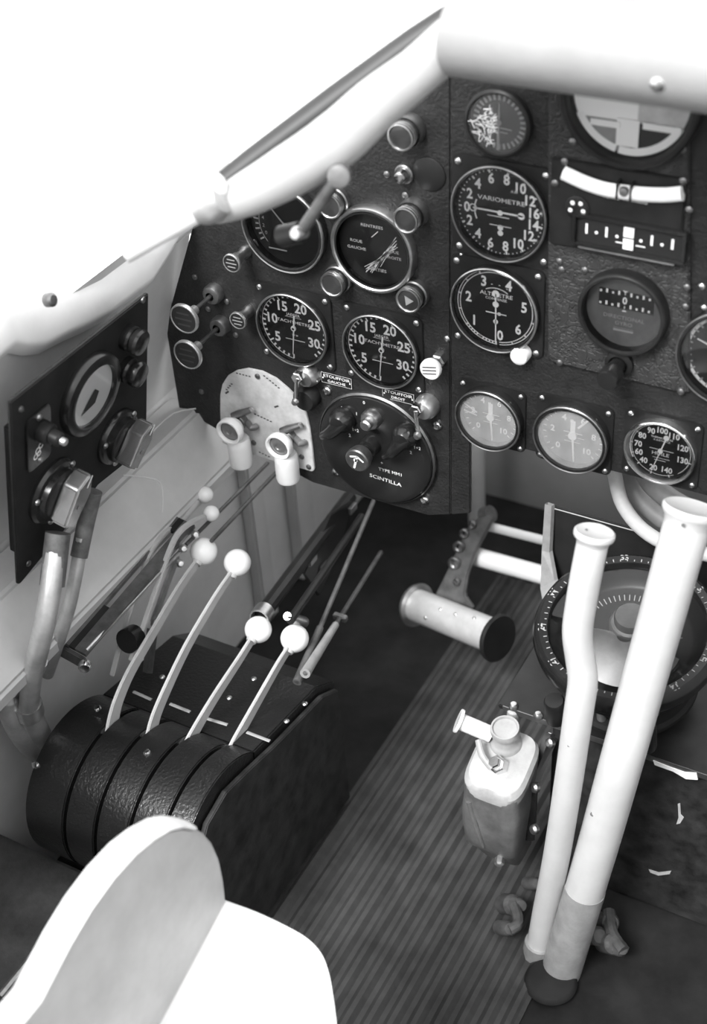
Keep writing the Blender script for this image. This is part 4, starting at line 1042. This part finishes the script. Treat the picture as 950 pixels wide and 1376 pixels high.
loft([(X+.010, Y+.016, .058, .006, .007, 0, 0), (X+.008, Y+.012, .064, .014, .014, 0, 0), (X+.005, Y+.008, .080, .022, .022, 0, 0), (X+.002, Y+.003, .104, .027, .029, 0, 0), (X+.001, Y+.001, .112, .031, .032, 0, 0), (X, Y, .140, .032, .033, 0, 0), (X, Y+.001, .168, .032, .034, 0, .15), (X, Y+.001, .186, .0305, .033, 0, .3), (X, Y+.002, .206, .030, .032, 0, .35)], 32, 5).build('body', 'cast_grey', g, world=True)
loft([(X, Y+.003, .200, .0315, .034, 0, .38), (X, Y+.003, .209, .0315, .034, 0, .38), (X, Y+.004, .214, .028, .031, 0, .38)], 32, 4).build('head', 'cast_light', g, world=True)
MB().tube([(X-.020, Y-.031, .178), (X-.012, Y-.034, .150), (X-.004, Y-.032, .118)], [.003, .0028, .002], 8, sub=3).build('casting_rib', 'cast_grey', g, world=True)
MB().lathe([(.005, -.004), (.005, .003), (.003, .0045), (0, .005)], aim(Vector((X+.012, Y-.028, .098)), (.3, -.9, -.1)), 6, smooth=False).build('drain_plug', 'alu', g, world=True)
cp = PD(680, 992, 1.40)
MB().lathe([(.0165, -.030), (.0165, -.006), (.0145, -.003), (.0128, 0), (.0128, .010), (.0142, .011), (.0146, .016), (.0138, .019), (.0122, .019), (.0115, .0165), (0, .0155)], T(cp) @ RX(R(10)) @ Matrix.Scale(1.02, 4), 30).build('filler_cap', 'cast_light', g, world=True)
h0, h1 = PD(660, 987, 1.405), PD(615, 968, 1.405)
MB().tube([h0, h1], .0085, 18).build('spout', 'white_paint', g, world=True)
MB().lathe([(0, 0), (.0122, 0), (.0126, .0015), (.0122, .003), (.008, .003)], aim(h1, h0-h1), 24).build('spout_flange', 'white_paint', g, world=True)
bp_ = PD(667, 1026, 1.385)
MB().lathe([(.0095, -.012), (.0095, -.001), (.0082, 0), (.0065, 0), (.0065, .006), (.0055, .0075), (0, .0075)], aim(bp_, (-.2, -.5, .8)), 6, smooth=False).build('hex_bolt', 'chrome', g, world=True)
MB().slab([PD(u, v, dd) for u, v, dd in ((741, 985, 1.42), (752, 990, 1.42), (722, 1062, 1.405), (720, 1130, 1.43), (711, 1132, 1.43), (712, 1060, 1.405))], (-.008, 0, 0)).build('gasket_flange', 'black_gloss', g, world=True, bevel=.001)
for u, v in ((741, 998), (721, 1058), (720, 1114)):
    pp = PD(u, v, 1.398); MB().lathe([(.0055, 0), (.005, .004), (.003, .006), (0, .0065)], aim(pp, (-.4, -.8, .4)), 14).build('bolt', 'steel', g, world=True)
MB().tube([PD(643, 995, 1.395), PD(648, 1015, 1.388), PD(661, 1032, 1.385)], .0035, 10, sub=3).build('bracket', 'cast_light', g, world=True)
pp = PD(690, 958, 1.415); MB().lathe([(.0065, -.01), (.0065, .004), (.005, .006), (0, .007)], T(pp), 14).build('union', 'cast_light', g, world=True)

# ================================================================== CONTROL STICKS
g = thing('control_column', 'slim white bent tube with flared top rising beside the compass', 'control tube', PD(712, 1285, 1.47))
path = [(797, 726, 1.150), (790, 760, 1.16), (781, 810, 1.18), (776, 850, 1.195), (780, 885, 1.21), (783, 915, 1.22), (777, 960, 1.24), (764, 1050, 1.29), (748, 1150, 1.36), (732, 1230, 1.43), (722, 1285, 1.47)]
P = [PD(u, v, d) for u, v, d in path]
MB().tube(P, .0130, 24, sub=5).build('tube', 'tube_white', g, world=True)
ax = (P[0]-P[1]).normalized()
MB().lathe([(.0130, -.003), (.0142, .001), (.0165, .003), (.0172, .005), (.0168, .0075), (.0155, .0085), (.0130, .0075), (0, .006)], aim(P[0], ax), 32).build('flared_end', 'tube_white', g, world=True)
MB().tube([P[-1]+(P[-2]-P[-1])*.35, P[-1]+(P[-1]-P[-2])*.4], [.0155, .019], 20).build('ferrule', 'conduit', g, world=True)
sp = MB()
for u, v, d, s in ((788, 712, 1.15, .0012), (764, 1002, 1.262-.0135, .0012), (757, 1060, 1.30-.0135, .0013), (731, 1230, 1.43-.0135, .002)):
    pp = PD(u, v, d-.001); MB().lathe([(0, 0), (s, .0004)], aim(pp, -ray(u, v)), 8).build('paint_chip', 'chip', g, world=True)
g = thing('control_column', 'thick white straight tube with wide collar and worn grey foot', 'control tube', PD(745, 1310, 1.45))
path = [(925, 700, 1.155), (912, 745, 1.165), (893, 815, 1.19), (868, 905, 1.225), (836, 1020, 1.27), (808, 1120, 1.33), (783, 1205, 1.385), (758, 1290, 1.44), (750, 1318, 1.455)]
P = [PD(u, v, d) for u, v, d in path]
MB().tube(P[:7]+[P[6].lerp(P[7], .1)], .0194, 28, sub=4).build('tube', 'tube_white', g, world=True)
MB().tube([P[6].lerp(P[7], -.12), P[7], P[8]], .0202, 28, sub=4).build('worn_sleeve', 'sleeve', g, world=True)
ax = (P[0]-P[1]).normalized()
MB().lathe([(.0194, -.004), (.0202, .002), (.0228, .0055), (.0242, .008), (.0242, .011), (.0225, .0125), (.0195, .0115), (0, .010)], aim(P[0], ax), 36).build('collar', 'tube_white', g, world=True)
for u, v, d, s in ((796, 1094, 1.30, .0022), (799, 1088, 1.30, .0018), (774, 1170, 1.36, .0018), (918, 706, 1.135, .0016)):
    pp = PD(u, v, d-.001); MB().lathe([(0, 0), (s, .0004)], aim(pp, -ray(u, v)), 8).build('paint_chip', 'chip', g, world=True)
# foot of the columns
g = thing('column_socket', 'dark cast socket on the mat holding both white tubes', 'socket', PZ(735, 1320, 0))
c_ = PZ(740, 1318, 0.008)
MB().lathe([(.027, 0), (.0265, .002), (.024, .005), (.022, .006), (0, .007)], T(c_.x, c_.y, .006), 36).build('boot', 'black_matte', g, world=True)
for u, v, rr in ((690, 1216, .011), (700, 1217, .008), (684, 1248, .008), (721, 1188, .007), (822, 1240, .010), (836, 1275, .008), (826, 1268, .011), (805, 1258, .010)):
    pp = PZ(u, v, .030); MB().lathe([(rr, -.024), (rr, -.002), (rr*.7, .002), (0, .003)], aim(pp, (.5, -.3, .6)), 16).build('link_bolt', 'arm_dark', g, world=True)
MB().tube([PZ(690, 1216, .03), PZ(697, 1240, .03), PZ(684, 1250, .03)], .006, 10, sub=3).build('link_arm', 'arm_dark', g, world=True)
MB().tube([PZ(818, 1225, .03), PZ(822, 1255, .03), PZ(838, 1278, .03)], .007, 10, sub=3).build('link_arm', 'arm_dark', g, world=True)

# ================================================================== HOSES UNDER THE THERMOMETER
tubeobj('instrument_hose', [PY(820, 600, 1.07), PY(828, 648, 1.07), PY(838, 680, 1.06), PY(864, 712, 1.055), PY(905, 734, 1.05), PY(985, 752, 1.05)], .0072, 'hose_light', 'pale outer hose looping down under the HUILE thermometer', 'hose')
tubeobj('instrument_hose', [PY(836, 610, 1.10), PY(848, 650, 1.10), PY(872, 684, 1.09), PY(912, 708, 1.085), PY(985, 725, 1.08)], .0100, 'hose_grey', 'grey middle hose looping beneath the HUILE thermometer', 'hose')
tubeobj('instrument_hose', [PY(858, 615, 1.085), PY(872, 645, 1.085), PY(893, 665, 1.075), PY(930, 686, 1.07), PY(985, 700, 1.07)], .0105, 'hose_grey', 'grey inner hose tucked close under the HUILE thermometer', 'hose')

# ================================================================== SEAT
SX = -.47
g = thing('pilot_seat', 'white bucket seat with grey wooden side board and rounded front', 'seat', (-.32, .35, .0))
prof = [PX(u, v, SX) for u, v in ((305, 1207), (302, 1180), (297, 1155), (288, 1135), (276, 1121), (262, 1113), (246, 1110), (228, 1114), (205, 1127), (180, 1147), (150, 1180), (120, 1221), (92, 1268), (52, 1345))]
slope = lambda y: .339+(y-.536)*.31
pr = [(p.y, p.z) for p in prof]
d0 = ((pr[-1][0]-pr[-2][0]), (pr[-1][1]-pr[-2][1])); dn_ = math.hypot(*d0)
pr += [(pr[-1][0]-.45, pr[-1][1]+.02), (pr[-1][0]-.45, .10), (.30, slope(.30)-.04), (.536, .320)]
s = MB(); s.slab([Vector((SX, y, z)) for y, z in pr], (-.0175, 0, 0))
o = s.build('side_board', 'seat_wood', g, world=True, bevel=.003)
# pale edging over the rim of the board
ed = [Vector((SX-.0095, y, z)) for y, z in pr[5:15]]
MB().tube(ed, [(.0115, .0026)]*len(ed), 12, flat=(1, 0, 0)).build('edge_band', 'seat_edge', g, world=True)
# seat pan: sloping sheet with a rounded lobe
O = Vector((SX, .536, .339)); nrm = Vector((0, -.31, 1)).normalized()
edge = [PP(u, v, O, nrm) for u, v in ((305, 1207), (345, 1222), (385, 1241), (412, 1257), (430, 1276), (440, 1300), (446, 1330), (452, 1376), (456, 1420))]
e9 = edge[-1]
sm_ = []
for i in range(len(edge)-1):
    a, b, c, d = edge[max(0, i-1)], edge[i], edge[i+1], edge[min(len(edge)-1, i+2)]
    for k in range(4):
        t = k/4; sm_.append(.5*((2*b)+(c-a)*t+(2*a-5*b+4*c-d)*t*t+(3*b-a-3*c+d)*t**3))
edge = [edge[0]+Vector((-.008, 0, 0))]+sm_+[edge[-1]]
pan = edge+[Vector((e9.x+.02, .30, slope(.30))), Vector((-.16, .26, slope(.26))), Vector((-.14, -.06, slope(-.06))), Vector((SX-.008, -.06, slope(-.06)))]
s = MB(); s.slab(pan, (0, 0, -.022)); s.build('seat_pan', 'seat_white', g, world=True, bevel=.004)
MB().box((-.30, .12, .10), (.26, .30, .20)).build('seat_base', 'black_matte', g, world=True)
s = MB(); s.slab([Vector((x, -.06, z)) for x, z in ((SX, .12), (-.14, .12), (-.14, .50), (-.20, .58), (-.41, .58), (SX, .50))], (0, -.02, 0)); s.build('seat_back', 'seat_wood', g, world=True, bevel=.004)

# ================================================================== PADDED SILL AND HOOD
# padded hood over the top of the board, reaching back towards the seat
COAM = thing('cockpit_coaming', 'white padded hood and side roll framing the instrument boards', 'coaming', PY(605, 75, .87))
hd = MB(); hp = []
HY = .872
hb = PY(850, 163, HY-.01).z
for k in range(21):
    a = R(-95+185*k/20); hp.append((HY+.035-.056*math.cos(a), hb+.036+.036*math.sin(a)))
hp += [(1.50, hb+.115), (1.50, hb+.100), (1.012, hb+.060), (.982, hb+.048), (.955, hb+.012)]
hx0 = PY(604, 80, HY).x
hd.slab([Vector((hx0, y, z)) for y, z in hp], (.48-hx0, 0, 0)); o = hd.build('hood', 'hood_leather', COAM, world=True)
for p in o.data.polygons: p.use_smooth = True
MB().lathe([(.006, -.002), (.0055, .002), (.003, .004), (0, .0045)], aim(PY(885, 112, HY-.018), (0, -1, -.2)), 16).build('snap_fastener', 'chrome', COAM, world=True)
# side roll from the hood corner down to the sill
cl = [(645, 22, .90), (608, 54, .885), (560, 97, .87), (505, 140, .845), (450, 190, .82), (385, 232, .80), (330, 262, .78), (285, 282, .765)]
P = [PY(u, v, y) for u, v, y in cl]
MB().tube(P, [.016, .017, .0175, .0190, .0205, .0190, .016, .011], 24, sub=4).build('side_roll', 'roll_leather', COAM, world=True)
cl2 = [(700, -46, .93), (650, -8, .91), (560, 55, .885), (450, 137, .845), (340, 218, .805), (275, 266, .78)]
MB().tube([PY(u, v, y) for u, v, y in cl2], [.006, .008, .0105, .0115, .0105, .008], 12, sub=3).build('window_seal', 'frame_dark', COAM, world=True, label='dark rubber seal')

g = thing('latch_rod', 'thin white rod with knuckle joint along the padded sill', 'rod', PY(270, 268, .755))
MB().tube([PY(300, 262, .765), PY(262, 284, .752), PY(215, 310, .735), PY(165, 338, .715)], .0095, 14, sub=3).build('rod', 'white_paint', g, world=True)
MB().lathe([(0, -.016), (.011, -.014), (.015, -.006), (.016, .004), (.012, .013), (0, .015)], aim(PY(280, 272, .758), (1, .2, .5)), 20).build('knuckle', 'conduit', g, world=True)
MB().lathe([(0, -.01), (.008, -.008), (.009, .004), (0, .01)], aim(PY(288, 250, .762), (1, 0, .7)), 16).build('pin', 'white_paint', g, world=True)
# padding over the wall: a thick pale sheet from its cut lower edge up and outwards over the sill
def pw(u, v, off=.012):
    n_ = Vector((1, 0, -.29)).normalized(); return PP(u, v, Vector((xw(.43)+off, 0, .43)), n_)
low = [(318, 262), (300, 284), (262, 305), (240, 322), (222, 352), (205, 378), (178, 398), (150, 420), (120, 436), (95, 447), (62, 464), (40, 466), (22, 462), (8, 472), (-10, 490), (-60, 530), (-200, 640)]
pts = [pw(u, v, .014) for u, v in low]
g = thing('sill_padding', 'white padded sheet folded over the side wall above the radio box', 'padding', pts[8])
n_ = len(pts); prof_ = ((.0, .0), (.002, .006), (-.002, .030), (-.020, .058), (-.060, .085), (-.130, .105), (-.240, .110))
vs = []; fs = []
for p in pts:
    for dx, dz in prof_: vs.append((p.x+dx, p.y+(.0 if dz < .05 else dx*.05), p.z+dz))
k_ = len(prof_)
for i in range(n_-1):
    for j in range(k_-1): fs.append((i*k_+j, (i+1)*k_+j, (i+1)*k_+j+1, i*k_+j+1))
top_ = len(vs); vs += [(x-.012, y, z-.012) for x, y, z in vs]
fs += [(top_+a_, top_+d_, top_+c_, top_+b_) for a_, b_, c_, d_ in fs]
for i in range(n_-1): fs.append((i*k_, top_+i*k_, top_+(i+1)*k_, (i+1)*k_))
for j in range(k_-1): fs.append((j, j+1, top_+j+1, top_+j))
MB().add(vs, fs, True).build('sheet', 'leather', g, world=True)
pp = pw(68, 403, .016)
MB().lathe([(.006, -.004), (.006, .002), (.004, .004), (0, .0045)], aim(pp, Vector((1, 0, .3))), 16).build('snap_fastener', 'steel_dark', g, world=True)
# crank arm in front of the big dial
g = thing('crank_arm', 'slim crank arm with knob hanging in front of the big dial', 'crank', PY(403, 312, .80))
a, b = PY(404, 312, .80), PY(456, 236, .80)
MB().tube([a, b], .0046, 12).build('arm', 'arm_dark', g, world=True)
MB().lathe([(0, -.006), (.006, -.005), (.0085, -.001), (.008, .004), (0, .006)], aim(b, (.3, -.9, .2)), 18).build('pivot_boss', 'cast_grey', g, world=True)
MB().tube([PY(378, 318, .80), a], [.0085, .008], 14).build('grip', 'black_satin', g, world=True)
MB().lathe([(.0055, -.004), (.0055, .006), (.004, .009), (0, .0095)], aim(a, (0, -1, .3)), 14).build('end_screw', 'steel', g, world=True)
# glazing frame and panes above the sill
g = bpy.data.objects.new('window_1', None); COL.objects.link(g); g.location = (xw(.72), .3, .78); struct(g, 'bright glazed side window above the padded sill')
n_ = Vector((.33, 0, 1)).normalized()
def wp(y, h): return Vector((-1.0+h*.32, y, .80+h))
MB().slab([wp(-.6, 0), wp(.98, 0), wp(.98, .5), wp(-.6, .5)], (.003, 0, 0)).build('pane', 'window_glass', g, world=True)
MB().tube([wp(.52, -.01), wp(.52, .5)], .008, 10).build('frame_post', 'white_paint', g, world=True)
g = bpy.data.objects.new('window_2', None); COL.objects.link(g); g.location = (0, 1.4, 1.0); struct(g, 'bright windscreen beyond the padded hood')
MB().slab([Vector((-.72, 1.46, 1.01)), Vector((.5, 1.46, 1.01)), Vector((.5, 1.1, 1.5)), Vector((-.72, 1.1, 1.5))], (0, .003, 0)).build('pane', 'window_glass', g, world=True)
fp = PY(940, 30, 1.35)
MB().tube([PY(975, 70, 1.12), PY(945, 20, 1.12), PY(960, -60, 1.12)], .02, 12, sub=3).build('frame_post', 'frame_dark', g, world=True)

# ------------------------------------------------------------------ pieces that belong to a part become its sub-parts
def wm(o):
    if o is None: return I4
    return wm(o.parent) @ o.matrix_parent_inverse @ o.matrix_basis if o.parent else o.matrix_basis
SUBOF = {'markings': 'dial_face', 'scale': 'dial_face', 'caption': 'dial_face', 'roll_scale': 'dial_face', 'sky_card': 'dial_face', 'sky_grey': 'dial_face', 'ground_card': 'dial_face',
         'screw': 'mounting_plate', 'hub_cap': 'needle', 'counterweight': 'needle', 'rim': 'bezel', 'scratches': 'glass', 'legend': 'cap', 'lens': 'barrel', 'lens_wedge': 'barrel',
         'engraved_word': 'plate', 'engraved_arrow': 'plate', 'lettering': 'plate', 'pointer_mark': 'main_knob', 'edge_band': 'side_board', 'meter_face': 'meter_bezel', 'meter_movement': 'meter_bezel', 'meter_glass': 'meter_bezel',
         'emblem': 'toggle_plate', 'toggle_pin': 'toggle_boss', 'ring_scale': 'grid_ring', 'ring_numeral': 'grid_ring', 'card_scale': 'inner_card', 'lubber_mark': 'lubber_window', 'spout_flange': 'spout', 'ferrule': 'arm',
         'catch_tip': 'catch_lever', 'end_flange': 'roller', 'arm_eyelet': 'arm', 'paint_chip': 'tube', 'stripes': 'head'}
base = lambda o: o.name.split('.')[0]
for root in [o for o in COL.objects if o.parent is None]:
    kids = list(root.children)
    for k in kids:
        tn = SUBOF.get(base(k))
        if not tn: continue
        cand = [q for q in kids if base(q) == tn and q is not k and q.parent is root]
        if not cand: continue
        tgt = min(cand, key=lambda q: (sum((Vector(c) for c in q.bound_box), Vector())/8 - sum((Vector(c) for c in k.bound_box), Vector())/8).length) if len(cand) > 1 else cand[0]
        old = wm(root) @ k.matrix_parent_inverse
        k.parent = tgt; k.matrix_parent_inverse = wm(tgt).inverted() @ old
